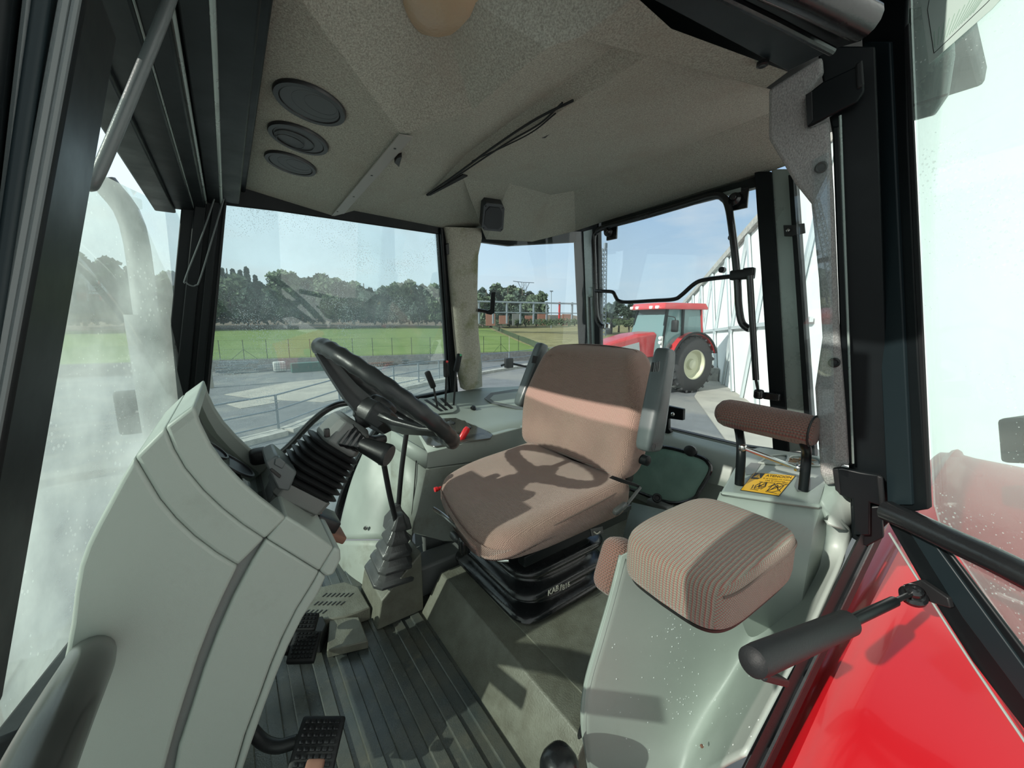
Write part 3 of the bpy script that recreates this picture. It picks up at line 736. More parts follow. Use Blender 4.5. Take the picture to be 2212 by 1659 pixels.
# door header above the opening
b = M(); b.prism(ats([(1200, -260), (1390, -10), (1702, 155), (1800, 108), (1480, -60), (1300, -300)], pl=NBP if False else plane3(H['nc']+V((0,0,-0.004)), H['n0']+V((0,0,-0.004)), H['n0']+V((0.1,-0.5,-0.1)))), (0, 0, 0.03)); b.build('trim_27', 'door_paint', bevel=0.003, kind=S)
pn = plane3(H['nc']+V((0,0,-0.004)), H['n0']+V((0,0,-0.004)), H['n0']+V((0.1,-0.5,-0.1)))
b = M(); b.prism([p for p in ats([(1480, -60), (1800, 108), (1862, 90), (1880, 30), (1600, -120)], pl=pn)], (0, 0, 0.04)); b.build('trim_28', 'frame', bevel=0.003, kind=S)
b = M(); b.tube([p-V((0, 0, 0.012)) for p in ats([(1500, -60), (1660, 18), (1800, 92)], pl=pn)], 0.006, 10, 4)
b.tube([p-V((0, 0, 0.004)) for p in ats([(1660, -60), (1770, -10), (1870, 40)], pl=pn)], 0.022, 14, 4)
b.build('trim_29', 'gloss_rubber', kind=S)
# ---- door sill running down and forward along the wheel arch
b = M()
s0, s1 = at(1862, 1150, y=0.178), at(1592, 1690, y=0.196)
s0b, s1b = at(1912, 1150, y=0.166), at(1652, 1690, y=0.186)
b.prism([s0, s0b, s1b, s1], (0.012, 0.01, -0.03))
b.build('trim_30', 'rubber', bevel=0.004, kind=S)
b = M(); b.tube([lerp(s0, s0b, 0.55)+V((0, 0, 0.006)), lerp(lerp(s0, s1, 0.5), lerp(s0b, s1b, 0.5), 0.55)+V((0, 0, 0.006)), lerp(s1, s1b, 0.55)+V((0, 0, 0.006))], 0.007, 10, 2)
b.build('trim_31', 'gloss_rubber', kind=S)
bstrip([(1838, 1100), (1905, 1095), (1910, 1165), (1872, 1185), (1838, 1165)], -0.005, 0.04, 'trim_32', 'frame', 0.004)
# ================================================================== NEAR DOOR (open), hinges, damper
nd = DOOR[1] if DOOR[1].dot(CAM-DOOR[0]) > 0 else -DOOR[1]
d1 = thing('door_1', None, None); d1['kind'] = S
def dpoly(pts, off, th, name, m, bev=0.003, parent=d1):
    b = M(); b.prism([p+nd*off for p in ats(pts, pl=DOOR)], nd*-th); return b.build(name, m, parent, bevel=bev)
dpoly([(1856, 20), (1960, -60), (1957, 60), (1962, 300), (1985, 800), (2004, 1100), (1925, 1112), (1916, 1060), (1890, 600), (1868, 200)], 0.0, 0.007, 'door_frame', 'frame')
dpoly([(1872, 90), (1928, 90), (1975, 1090), (1922, 1090), (1900, 600)], 0.006, 0.008, 'door_frame', 'door_paint', 0.002)
dpoly([(1956, 60), (1964, 50), (1985, 500), (2012, 1095), (2004, 1100), (1978, 600)], 0.002, 0.004, 'glass_seal', 'rubber', 0.001)
dpoly([(1862, 60), (2010, -140), (2130, -240), (2060, -240), (1900, -60)], 0.002, 0.007, 'door_frame', 'frame')
# diagonal lower member
dpoly([(1918, 1130), (1940, 1092), (1996, 1120), (2040, 1180), (2260, 1470), (2260, 1640), (2100, 1430), (1995, 1265)], 0.0, 0.008, 'door_frame', 'frame')
dpoly([(1950, 1120), (1990, 1130), (2260, 1500), (2260, 1570), (2080, 1330)], 0.004, 0.006, 'door_frame', 'door_paint', 0.002)
b = M(); b.tube([p+nd*0.005 for p in ats([(1925, 1150), (2000, 1270), (2110, 1440), (2260, 1660)], pl=DOOR)], 0.0022, 8, 2); b.build('edge_trim', 'steel_grey', d1)
# cross bar
b = M(); b.tube([p+nd*0.022 for p in ats([(1936, 1100), (1990, 1122), (2080, 1163), (2180, 1208), (2290, 1262)], pl=DOOR)], lambda t_: 0.021, 16, 4); b.build('grab_bar', 'gloss_rubber', d1)
b = M(); b.lathe(at(1936, 1100, pl=DOOR)-nd*0.002, nd, [(0.017, 0), (0.017, 0.008), (0.013, 0.014), (0.0001, 0.02)], 20); b.build('bar_boss', 'gloss_rubber', d1)
# pane
b = M(); b.prism([p-nd*0.012 for p in ats([(1950, -150), (2500, -300), (2500, 1800), (2260, 1500), (2020, 1150), (2004, 1090), (1980, 640), (1955, 60)], pl=DOOR)], nd*-0.004); b.build('pane', 'glass_drops', d1)
# sticker seen from its back
st = thing('door_sticker', 'pale worn sticker seen from the back on the open door glass', 'sticker', tuple(at(2000, 130, pl=DOOR)))
b = M(); q = [p-nd*0.0105 for p in ats([(1976, 0), (2000, -120), (2230, -90), (2130, 20), (1995, 140)], pl=DOOR)]
b.prism(q, nd*0.0006); b.build('backing', mat('pale sticker back', (0.42, 0.52, 0.48), 0.6), st)
b = M(); q2 = [p-nd*0.0096 for p in ats([(1992, 22), (2014, -110), (2210, -90), (2118, 8), (2006, 116)], pl=DOOR)]
for i in range(5): b.beam(q2[i], q2[(i+1) % 5], 0.0007, 0.0004, nd)
b.build('printed_border', 'ink', st)
b = M()
for i in range(14):
    f = i/14
    a = at(2004+f*100, 112-f*84, pl=DOOR)-nd*0.0096; c = at(2010+f*150, 60-f*120, pl=DOOR)-nd*0.0096
    a = at(2008+f*88, 104-f*82, pl=DOOR)-nd*0.0096; c = at(2006+f*170, 60-f*150, pl=DOOR)-nd*0.0096
    b.beam(a, a.lerp(c, 0.8), 0.0008, 0.0003, nd)
b.build('printed_lines', mat('faded green print', (0.28, 0.42, 0.34), 0.6), st)
# exterior light housing behind the door glass, upper right
t = thing('door_mirror_housing', 'grey rounded housing seen through the top of the open door glass', 'mirror')
pm = (DOOR[0]-nd*0.06, nd)
b = M(); b.prism(ats([(1950, 20), (2010, 10), (2050, 60), (2053, 120), (2040, 205), (2010, 250), (1945, 268)], pl=pm), nd*-0.012); b.build('shell', 'steel_grey', t, bevel=0.004, seg=3)
b = M(); b.prism(ats([(1946, 233), (2044, 202), (2040, 208), (1946, 240)], pl=(pm[0]+nd*0.002, nd)), nd*-0.004); b.build('seam', 'ink', t)
# hinges
def hinge(leaf, edge, knuckle, off):
    h = bstrip(leaf, off, 0.012, 'hinge', 'frame', 0.003, None, d1)
    bstrip(edge, off+0.002, 0.008, 'hinge_edge', 'black_plastic', 0.001, None, h)
    bstrip(knuckle, off+0.004, 0.010, 'knuckle', 'rubber', 0.003, None, h)
hinge([(1742, 208), (1778, 180), (1864, 140), (1868, 200), (1850, 225), (1800, 250), (1746, 277)], [(1742, 208), (1756, 200), (1758, 262), (1746, 276)], [(1848, 144), (1864, 132), (1868, 188), (1852, 198)], 0.010)
hinge([(1800, 1008), (1820, 1006), (1860, 1015), (1905, 1022), (1912, 1090), (1880, 1080), (1880, 1150), (1846, 1150), (1842, 1072), (1815, 1064), (1806, 1050)], [(1800, 1008), (1812, 1007), (1818, 1062), (1806, 1052)], [(1894, 1020), (1908, 1024), (1914, 1090), (1900, 1086)], 0.014)
# gas damper from sill to door
g0, g1 = at(1622, 1432, y=0.15), at(1974, 1280, pl=(DOOR[0]+nd*0.035, DOOR[1]))
t = thing('door_damper', 'black gas damper holding the near door open across the sill', 'door damper', tuple(g0))
dv = (g1-g0)
gs = lerp(g0, g1, 0.585)
# keep the pixel track straight: rebuild the cylinder end from its own pixel
gm = at(1832, 1345, pl=plane3(g0, g1, g0+UP))
b = M(); b.lathe(g0, (gm-g0), [(0.0001, -0.002), (0.012, 0), (0.0165, 0.004), (0.0175, 0.02), (0.0175, (gm-g0).length-0.004), (0.015, (gm-g0).length), (0.0001, (gm-g0).length+0.0005)], 28); b.build('cylinder', 'rubber', t)
b = M(); b.lathe(gm-(g1-gm).normalized()*0.01, (g1-gm), [(0.0085, 0), (0.0085, (g1-gm).length*0.68)], 18); b.build('sleeve', 'frame', t)
b = M(); b.lathe(gm, (g1-gm), [(0.0045, 0), (0.0045, (g1-gm).length)], 12); b.build('rod', 'black_plastic', t)
b = M(); b.lathe(g1-V((0, 0, 0.010)), (CAM-g1).normalized()*0.6+V((0, 0, 0.8)), [(0.010, -0.006), (0.020, -0.002), (0.021, 0.006), (0.017, 0.011), (0.013, 0.012), (0.014, 0.018), (0.0135, 0.024), (0.009, 0.029), (0.004, 0.030), (0.0001, 0.028)], 24); b.build('ball_joint', 'gloss_rubber', t)
b = M(); b.prism([p+nd*0.012 for p in ats([(1960, 1262), (2000, 1250), (2060, 1290), (2066, 1312), (2030, 1302), (1985, 1286)], pl=DOOR)], nd*-0.01); b.build('bracket', 'black_plastic', t, bevel=0.002)
b = M(); b.beam(at(1640, 1455, y=0.175), at(1690, 1470, y=0.18), 0.02, 0.012); b.build('foot_bracket', 'rubber', t, bevel=0.003)
# near grab bar bottom left
t = thing('entry_grab_rail', 'thick glossy black entry grab rail beside the dashboard', 'grab rail', tuple(at(120, 1500, y=0.45)))
b = M(); b.tube([at(30, 1780, y=0.42), at(72, 1680, y=0.47), at(118, 1580, y=0.53), at(158, 1500, y=0.60), at(186, 1445, y=0.68), at(196, 1418, y=0.77), at(196, 1412, y=0.85)], 0.027, 20, 5); b.build('rail', 'rail', t)
# rod across the windscreen, top left
b = M(); b.tube([at(385, -60, y=0.62), at(355, 30, y=0.62), at(280, 215, y=0.62), at(225, 345, y=0.62), at(206, 385, y=0.62), at(196, 400, y=0.625), at(182, 398, y=0.64)], 0.0062, 12, 5)
tag(b.build('wiper_arm', 'arm'), 'long grey rod slanting across the top of the windscreen', 'rod')
# thin wire wiper link by the far front pillar
b = M(); b.tube([p+nF*0.05 for p in ats([(468, 415), (440, 500), (402, 598), (404, 606), (412, 612), (424, 612), (436, 590), (486, 420)], pl=FAR)], 0.0022, 8, 4)
tag(b.build('wire_link', 'arm'), 'thin bent wire hanging beside the far front pillar', 'wire')
b = M(); b.prism(ats([(388, 383), (400, 390), (399, 432), (386, 420)], pl=(FAR[0]-nF*0.07, FAR[1])), nF*0.002)
tag(b.build('warning_sticker', 'orange'), 'small yellow and red sticker on the windscreen edge by the far pillar', 'sticker')
# ================================================================== DASHBOARD
Y0, Y1 = 0.78, 1.12
dash = thing('dashboard', 'tall sage grey moulded dashboard console in front of the steering wheel', 'dashboard', (-0.1, 0.95, 0))
def dslab(pts, name, m='panel', y0=Y0, y1=Y1, bev=0.006, parent=dash, dy=0.0, seg=3):
    q = [p+V((0, dy, 0)) for p in ats(pts, y=y0)]
    b = M(); b.prism(q, (0, y1-y0-dy, 0)); return b.build(name, m, parent, bevel=bev, seg=seg)
GA = [(290, 988), (318, 1035), (345, 1080), (380, 1122), (420, 1160), (468, 1196), (514, 1224)]       # lower groove
GB = [(357, 922), (376, 970), (400, 1012), (440, 1060), (482, 1100), (525, 1134), (572, 1165)]        # upper groove
BAND = [(572, 1165), (514, 1224), (482, 1290), (455, 1350), (430, 1415), (405, 1490), (380, 1570), (345, 1700)]
BANDR = [(618, 1120), (575, 1165), (545, 1215), (505, 1290), (470, 1370), (440, 1450), (415, 1530), (385, 1620), (370, 1700)]
LEFT = [(290, 988), (262, 1035), (235, 1085), (208, 1135), (186, 1180), (170, 1225), (160, 1280), (152, 1350), (142, 1405), (128, 1470), (118, 1560), (110, 1700)]
RIM = [(419, 876), (432, 915), (455, 962), (482, 1000), (520, 1040), (560, 1075), (603, 1108)]
dslab(GA+BAND[2:]+LEFT[::-1][:-1], 'side_panel', dy=0.0)
dslab(GB+[BAND[1]]+GA[::-1][1:], 'hood_band', dy=0.001)
# upper hood: two cheeks and a top, so the instrument opening stays hollow
cheek = RIM+[(618, 1120), BAND[0]]+GB[::-1][1:]
dslab(cheek, 'hood_cheek', y1=Y0+0.018, bev=0.005)
q = [p+V((0, Y1-Y0, 0)) for p in ats(cheek, y=Y0)]
b = M(); b.prism(q, (0, -0.018, 0)); b.build('hood_cheek', 'panel', dash, bevel=0.005)
topq = [(357, 922), (419, 876), (430, 905), (372, 948)]
dslab(topq, 'hood_top', bev=0.005)
dslab([(372, 948), (400, 985), (440, 1036), (482, 1076), (572, 1143), (572, 1165), (525, 1134), (482, 1100), (440, 1060), (400, 1012), (372, 960)], 'cluster_tub', 'recess', y0=Y0, bev=0.001, dy=0.02)
lensq = [(430, 928), (452, 975), (478, 1016), (515, 1055), (556, 1092), (598, 1122)]
lo = ats(lensq, y=Y0)
b = M(); b.grid([[V((p.x-0.012, yy, p.z-0.012)) for p in lo] for yy in (Y0+0.02, Y0+0.12, Y1-0.12, Y1-0.02)]); b.build('cluster_lens', 'lens', dash)
b = M(); b.grid([[V((p.x-0.022, yy, p.z-0.022)) for p in lo] for yy in (Y0+0.02, Y1-0.02)]); b.build('cluster_face', 'ink', dash)
for f, r_ in ((0.25, 0.035), (0.6, 0.045)):
    pc = lo[0].lerp(lo[-1], f)+V((-0.028, (0.12 if f < 0.5 else 0.2), -0.028)); nn = V((0.7, 0, 0.7))
    b = M(); b.lathe(pc+nn*0.012, nn, [(r_, 0), (r_, 0.004), (r_*0.9, 0.004), (r_*0.9, 0.001)], 28); b.build('gauge', 'vent_rim', dash)
# recessed band, its shadow put in as darker plastic, and rear cover
b = M()
bl = ats(BAND, y=Y0+0.022)
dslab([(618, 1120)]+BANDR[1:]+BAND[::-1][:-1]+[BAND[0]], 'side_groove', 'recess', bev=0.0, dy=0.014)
R2 = [(618, 1115), (668, 1146), (722, 1184), (690, 1236), (575, 1165)]
dslab(R2, 'upper_cover', bev=0.005, dy=0.002)
ENDC = [(722, 1184), (737, 1190), (738, 1212), (722, 1245), (706, 1250), (690, 1236)]
dslab(ENDC, 'end_cap', bev=0.006, dy=0.004)
COV = [(575, 1166), (690, 1237), (676, 1262), (640, 1320), (610, 1380), (585, 1440), (560, 1510), (530, 1590), (498, 1700)]+BANDR[::-1][:-2]
dslab(COV, 'lower_cover', bev=0.005, dy=0.003)
dslab([(691, 1238), (706, 1250), (690, 1285), (655, 1340), (625, 1400), (600, 1460), (575, 1525), (545, 1610), (515, 1700), (500, 1700), (532, 1590), (562, 1510), (587, 1440), (612, 1380), (642, 1320), (678, 1262)], 'edge_strip', bev=0.005, dy=0.006)
dslab([(140, 1410), (200, 1378), (228, 1380), (240, 1398), (232, 1420), (215, 1440), (150, 1430)], 'rail_pocket', 'ink', y1=0.84, bev=0.006, dy=-0.0015)
# black frame foot left of the dashboard
b = M(); b.beam(at(206, 1356, y=1.0), at(10, 1630, y=0.66), 0.03, 0.04); b.build('trim_33', 'frame', bevel=0.006, kind=S)
# switch pod beside the column
pod = thing('switch_pod', 'grey switch pod with a square push button left of the column bellows', 'switch', tuple(at(600, 1010, y=0.86)))
b = M(); b.prism(ats([(571, 998), (598, 984), (642, 1020), (625, 1062), (600, 1058)], y=0.86), (0, 0.10, 0)); b.build('housing', 'arm', pod, bevel=0.004)
b = M(); b.prism(ats([(594, 992), (604, 988), (618, 1000), (610, 1014), (592, 1004)], y=0.857), (0, 0.02, 0)); b.build('button', 'arm', pod, bevel=0.002)
b = M(); b.prism(ats([(582, 1015), (588, 1012), (608, 1028), (604, 1034)], y=0.857), (0, 0.02, 0)); b.build('rocker', 'ink', pod, bevel=0.001)
# small black hatch plug on the dashboard top rear
tag(M().rbox(at(560, 985, y=1.06), (0.04, 0.05, 0.035), 0.012, 6).build('knob', 'rubber'), 'small black knob behind the instrument hood', 'knob')

# ================================================================== STEERING
WC = V((0.311, 0.95, 0.812)); WN = V((0.67, 0.13, 0.73)).normalized()      # wheel axis, towards the driver
WX = V((0, -1, 0)); WU = WN.cross(WX).normalized()
if WU.z < 0: WU = -WU
RW = 0.198
def wp(a, r, h=0.0): return WC+WX*math.cos(a)*r+WU*math.sin(a)*r+WN*h
sw = thing('steering_wheel', 'black three-spoke steering wheel with finger grips', 'steering wheel', tuple(WC))
b = M(); n_ = 96
rings = []
for i in range(n_):
    a = 2*math.pi*i/n_
    rr = 0.0162+0.0012*math.cos(a*30)
    rad = (wp(a, 1)-WC).normalized()
    rings.append([WC+rad*(RW+math.cos(t_)*rr*(1.0 if math.cos(t_) > 0 else 1.15))+WN*math.sin(t_)*rr*1.15 for t_ in [2*math.pi*k/14 for k in range(14)]])
b.loft(rings, closed=True); b.build('rim', 'wheel', sw)
def spoke(a, w0, w1, ax0=0.016, ax1=0.010, name='spoke'):
    rad = (wp(a, 1)-WC).normalized(); tan = WN.cross(rad); b = M(); rs = []
    for t_, r_, h_, w_, th in ((0, 0.030, -0.055, w0, ax0), (0.35, 0.085, -0.046, w0*0.9, ax0*0.85), (0.75, 0.15, -0.026, w1, ax1*1.1), (1.0, RW-0.004, -0.008, w1*1.05, ax1)):
        c_ = WC+rad*r_+WN*h_
        rs.append([c_+tan*w_/2*sx+WN*th/2*sy for sx, sy in ((-1,-0.3),(-0.8,-1),(0.8,-1),(1,-0.3),(1,0.3),(0.8,1),(-0.8,1),(-1,0.3))])
    b.loft(rs); b.build(name, 'wheel', sw, ang=40)
# front spoke rises to the top of the rim, the other two reach back to the sides
spoke(math.radians(92), 0.034, 0.026, 0.050, 0.028)
spoke(math.radians(-24), 0.070, 0.034, 0.024, 0.012)
spoke(math.radians(-150), 0.070, 0.034, 0.024, 0.012)
b = M(); b.lathe(WC-WN*0.055, WN, [(0.045, -0.03), (0.056, -0.012), (0.058, 0.008), (0.050, 0.022), (0.044, 0.024), (0.041, 0.020), (0.0001, 0.020)], 8); b.build('hub', 'wheel', sw, bevel=0.003)
b = M(); b.lathe(WC-WN*0.033, WN, [(0.040, 0), (0.038, 0.012), (0.030, 0.020), (0.0001, 0.022)], 8); b.build('horn_cap', 'black_plastic', sw, bevel=0.003)

colm = thing('steering_column', 'steering column with pleated black bellows, ignition housing and direction lever', 'steering column', tuple(at(640, 1090, y=0.95)))
# column axis passes from the lower shroud up to the wheel hub
A0 = at(625, 1082, y=0.95); A1 = at(768, 905, y=0.95); AX = (A1-A0).normalized(); AS = V((0, -1, 0)); AU = AX.cross(AS).normalized()
def crect(c, hw, hh, k=0.25):
    o = []
    for sx, sy in ((1, 1), (-1, 1), (-1, -1), (1, -1)):
        a_, b_ = (k, 1) if sx*sy > 0 else (1, k)
        pts = [(sx*1, sy*(1-k)), (sx*(1-k), sy*1)]
        if sx*sy < 0: pts = pts[::-1]
        o += [c+AS*hw*u_+AU*hh*v_ for u_, v_ in pts]
    return o
Lc = (A1-A0).length
b = M(); b.loft([crect(A0+AX*Lc*t_, w_, h_, 0.2) for t_, w_, h_ in ((-0.16, 0.05, 0.040), (0.05, 0.058, 0.052), (0.06, 0.062, 0.058), (0.20, 0.064, 0.060))]); b.build('lower_shroud', 'recess', colm, bevel=0.003)
b = M(); rs = []
nf = 7
for i in range(nf):
    t_ = 0.20+0.47*i/nf; e = 1-0.18*i/nf
    for dt, w_ in ((0.0, 0.056), (0.008, 0.064), (0.020, 0.069), (0.036, 0.072), (0.050, 0.069), (0.060, 0.062)):
        rs.append(crect(A0+AX*Lc*(t_+dt), w_*e, w_*0.98*e, 0.35))
b.loft(rs); b.build('bellows', 'rubber', colm, ang=60)
b = M(); b.loft([crect(A0+AX*Lc*t_, w_, h_, 0.3) for t_, w_, h_ in ((0.66, 0.046, 0.040), (0.70, 0.054, 0.046), (0.93, 0.050, 0.042), (0.98, 0.036, 0.032))]); up_ = b.build('ignition_housing', 'recess', colm, bevel=0.003)
c = at(713, 936, y=0.895); nn = (CAM-c).normalized()
b = M(); b.rbox(at(706, 935, y=0.897), (0.012, 0.01, 0.02), 0.003, 4); b.build('ignition_switch', 'ink', up_)
b = M(); b.tube([A1, WC-WN*0.05], 0.028, 16, 0); b.build('neck', 'black_plastic', colm)
# direction lever with gaiter and round knob
S0 = A0+AX*Lc*0.80+AS*0.03; KN = at(838, 984, y=0.84); sdv = (KN-S0).normalized()
b = M(); prof = []
for i in range(5): prof += [(0.040-0.0055*i, 0.008+i*0.011), (0.034-0.0055*i, 0.015+i*0.011)]
b.lathe(S0, sdv, prof, 4); b.build('lever_gaiter', 'gloss_rubber', colm, bevel=0.002)
b = M(); dk = (KN-S0).length
b.lathe(S0, sdv, [(0.012, 0.03), (0.014, dk*0.30), (0.0185, dk*0.45), (0.022, dk*0.7), (0.0262, dk*0.95), (0.0262, dk), (0.025, dk+0.003)], 24); lv = b.build('direction_lever', 'black_plastic', colm)
b = M(); b.lathe(KN+sdv*0.002, sdv, [(0.0242, -0.002), (0.0242, 0.0018), (0.0001, 0.0022)], 28); b.build('lever_cap', 'boot_grey', lv)
b = M(); pp = at(812, 950, y=1.02); b.rbox(pp, (0.055, 0.03, 0.022), 0.008, 6); b.build('rear_stalk', 'black_plastic', colm)
b = M(); b.tube([A0+AX*Lc*0.80-AS*0.02, pp], 0.008, 10, 0); b.build('stalk_rod', 'black_plastic', colm)
# hardware at the foot of the column
b = M(); b.rbox(at(700, 1120, y=0.97), (0.06, 0.08, 0.03), 0.006, 5, rot=eul(0, math.radians(38), 0)); b.build('tilt_latch', 'black_plastic', colm)
b = M(); b.rbox(at(683, 1108, y=0.96), (0.022, 0.03, 0.018), 0.006, 5); b.build('tilt_button', 'redplastic', colm)
b = M(); b.rbox(at(720, 1150, y=0.97), (0.05, 0.07, 0.02), 0.006, 5, rot=eul(0, math.radians(38), 0)); b.build('tilt_pawl', 'rust', colm)

# ================================================================== FAR CONSOLE AND WHEEL ARCH
fa = thing('wheel_arch_panel', 'curved grey inner wheel arch panel below the far door', 'panel', tuple(at(760, 1200, y=1.55)))
b = M()
rows = [[(792, 960, 1.66), (830, 930, 1.62), (880, 920, 1.58), (930, 930, 1.52)],
        [(762, 1030, 1.66), (800, 1010, 1.58), (858, 1005, 1.50), (915, 1010, 1.46)],
        [(742, 1100, 1.66), (780, 1090, 1.54), (840, 1085, 1.44), (900, 1090, 1.40)],
        [(728, 1165, 1.66), (768, 1165, 1.50), (825, 1165, 1.40), (890, 1170, 1.36)]]
b.sgrid([[at(a, b_, y=c_) for a, b_, c_ in r] for r in rows], 6); b.build('upper_arch', 'panel', fa, solid=0.006)
rows2 = [[(727, 1168, 1.66), (768, 1168, 1.505), (825, 1168, 1.405), (890, 1172, 1.365)],
         [(720, 1230, 1.66), (755, 1235, 1.50), (810, 1245, 1.38), (880, 1250, 1.34)],
         [(712, 1300, 1.64), (750, 1305, 1.48), (800, 1320, 1.34), (880, 1330, 1.30)]]
b = M(); b.sgrid([[at(a, b_, y=c_) for a, b_, c_ in r] for r in rows2], 6); b.build('lower_arch', 'panel_dirty', fa, solid=0.006)
c = at(790, 1140, y=1.46); b = M(); b.lathe(c, (-0.4, -0.9, 0.1), [(0.008, 0), (0.008, 0.005), (0.0045, 0.006), (0.004, 0.002), (0.0001, 0.002)], 14); b.build('bolt', 'chrome', fa)

fc = thing('side_console', 'grey side console with control panel between the driver seat and the far window', 'console', (0.85, 1.55, 0.12))
yN = 1.29
# near face
face = [(923, 977), (1010, 955), (1125, 924), (1290, 885), (1290, 1150), (960, 1150), (891, 1152), (905, 1080), (921, 1010)]
b = M(); b.prism(ats([(923, 977), (1125, 924), (1300, 880), (1300, 940), (1125, 985), (921, 1012)], y=yN), (0, 0.03, 0)); b.build('lid_edge', 'panel', fc, bevel=0.004)
b = M(); b.prism(ats([(920, 1013), (1125, 986), (1300, 940), (1300, 1180), (960, 1170), (891, 1152), (905, 1085)], y=yN+0.003), (0, 0.03, 0)); b.build('side', 'panel_dirty', fc, bevel=0.004)
# front face
b = M(); b.grid([[at(923, 977, y=yN), at(885, 955, y=1.36), at(846, 930, y=1.45)],
                 [at(920, 1012, y=yN), at(880, 985, y=1.36), at(842, 960, y=1.45)]]); b.build('lid_front', 'panel', fc, solid=0.01)
b = M(); b.grid([[at(920, 1014, y=yN+.003), at(880, 987, y=1.363), at(842, 962, y=1.453)],
                 [at(905, 1085, y=yN+.003), at(872, 1080, y=1.363), at(846, 1060, y=1.453)],
                 [at(888, 1158, y=yN+.003), at(862, 1150, y=1.363), at(850, 1140, y=1.453)]]); b.build('front', 'panel_dirty', fc, solid=0.01)
b = M(); b.tube([at(899, 995, y=1.325), at(893, 1080, y=1.32), at(884, 1155, y=1.315)], 0.002, 6, 2); b.build('front_seam', 'ink', fc)
# top: rises towards the window
def P3(a, b_, y): return at(a, b_, y=y)
rows = [[P3(923, 977, yN), P3(1010, 955, yN), P3(1125, 924, yN), P3(1300, 880, yN)],
        [P3(905, 940, 1.42), P3(1000, 928, 1.42), P3(1080, 912, 1.42), P3(1280, 868, 1.42)],
        [P3(884, 900, 1.55), P3(985, 893, 1.55), P3(1045, 885, 1.55), P3(1270, 850, 1.55)],
        [P3(866, 872, 1.71), P3(975, 848, 1.71), P3(1040, 838, 1.71), P3(1262, 828, 1.60)]]
b = M(); b.grid(rows); b.build('top', 'panel', fc, solid=0.006, subsurf=0)
TOPP = plane3(rows[0][0], rows[2][1], rows[0][2]); TOP2 = plane3(rows[2][0], rows[2][2], rows[3][1])
nt_ = TOPP[1] if TOPP[1].z > 0 else -TOPP[1]; nt2 = TOP2[1] if TOP2[1].z > 0 else -TOP2[1]
def tpoly(pts, off, th, name, m, bev=0.002, parent=fc, pl=TOPP, n=nt_):
    b = M(); b.prism([p+n*off for p in ats(pts, pl=pl)], n*th); return b.build(name, m, parent, bevel=bev)
# raised bolster of the console with smoked tray
tray = tpoly([(897, 925), (930, 907), (985, 905), (1045, 930), (1064, 942), (1060, 950), (1000, 958), (940, 968), (922, 962)], 0.001, 0.006, 'smoked_tray', 'smoke', 0.003)
tpoly([(958, 925), (975, 912), (1005, 914), (1018, 928), (1000, 940), (968, 940)], 0.006, 0.008, 'tray_hump', 'smoke', 0.004, tray)
c = at(973, 921, pl=TOPP)+nt_*0.014; b = M(); b.lathe(c, nt_, [(0.016, 0), (0.016, 0.004), (0.012, 0.006), (0.0001, 0.006)], 24); b.build('tray_dial', 'boot_grey', tray)
# gate plate
gate = tpoly([(893, 872), (906, 862), (962, 860), (985, 876), (987, 886), (978, 892), (928, 897), (912, 890)], 0.001, 0.004, 'lever_gate', 'panel', 0.002, fc, TOP2, nt2)
for sp in ([(915, 866), (922, 865), (958, 890), (951, 891)], [(932, 864), (939, 863), (968, 888), (961, 889)], [(949, 863), (956, 862), (979, 884), (973, 886)]):
    tpoly(sp, 0.0035, 0.0025, 'slot', 'ink', 0.0005, gate, TOP2, nt2)
c = at(1022, 883, pl=TOP2); 
t = thing('rotary_knob', 'small dark green round knob on the side console', 'knob', tuple(c))
b = M(); b.lathe(c, nt2, [(0.014, 0), (0.014, 0.005), (0.009, 0.007), (0.009, 0.014), (0.0001, 0.015)], 20); b.build('knob', 'black_plastic', t)
# storage recess behind
pts = [(1046, 862), (1060, 850), (1110, 842), (1190, 838), (1200, 890), (1115, 885), (1060, 872)]
tpoly(pts, 0.0015, 0.003, 'storage_rim', 'recess', 0.001, fc, plane3(rows[2][2], rows[3][2], rows[3][3]), V((0, -0.3, 0.95)).normalized())
tpoly([(1058, 863), (1066, 855), (1112, 848), (1185, 845), (1190, 884), (1115, 879), (1066, 869)], 0.004, 0.002, 'storage_floor', 'panel', 0.001, fc, plane3(rows[2][2], rows[3][2], rows[3][3]), V((0, -0.3, 0.95)).normalized())
# levers
def lever(base, mid, top, kw, kh, label, dot=None):
    y = 1.60
    p0, p1, p2 = at(*base, y=y), at(*mid, y=y), at(*top, y=y)
    t = thing('control_lever', label, 'lever', tuple(p0), 'slim control levers in the side console')
    b = M(); b.tube([p0, p0.lerp(p1, 0.55), p1], 0.0048, 10, 4); b.build('rod', 'black_plastic', t)
    ax = (p2-p1).normalized(); b = M()
    Rm = frame_from(ax, (0, 1, 0))
    b.rbox((p1+p2)/2, (kw, 0.020, (p2-p1).length*1.0), 0.008, 6, rot=Rm); k = b.build('grip', 'rubber', t)
    if dot:
        b = M(); b.lathe(p2-ax*0.006+V((0.001, -0.010, 0)), (0, -1, 0.15), [(0.0055, -0.002), (0.0055, 0.0015), (0.0001, 0.002)], 14); b.build('marker', dot, k)
lever((945, 880), (937, 838), (922, 802), 0.026, 0.07, 'shortest black control lever, nearest the steering wheel, with no coloured dot')
lever((962, 880), (964, 815), (963, 778), 0.024, 0.08, 'black control lever with a red dot, middle of three', 'redplastic')
lever((980, 875), (985, 803), (993, 764), 0.026, 0.08, 'tall black control lever with a green dot, in front of the felt pillar', 'green_dot')
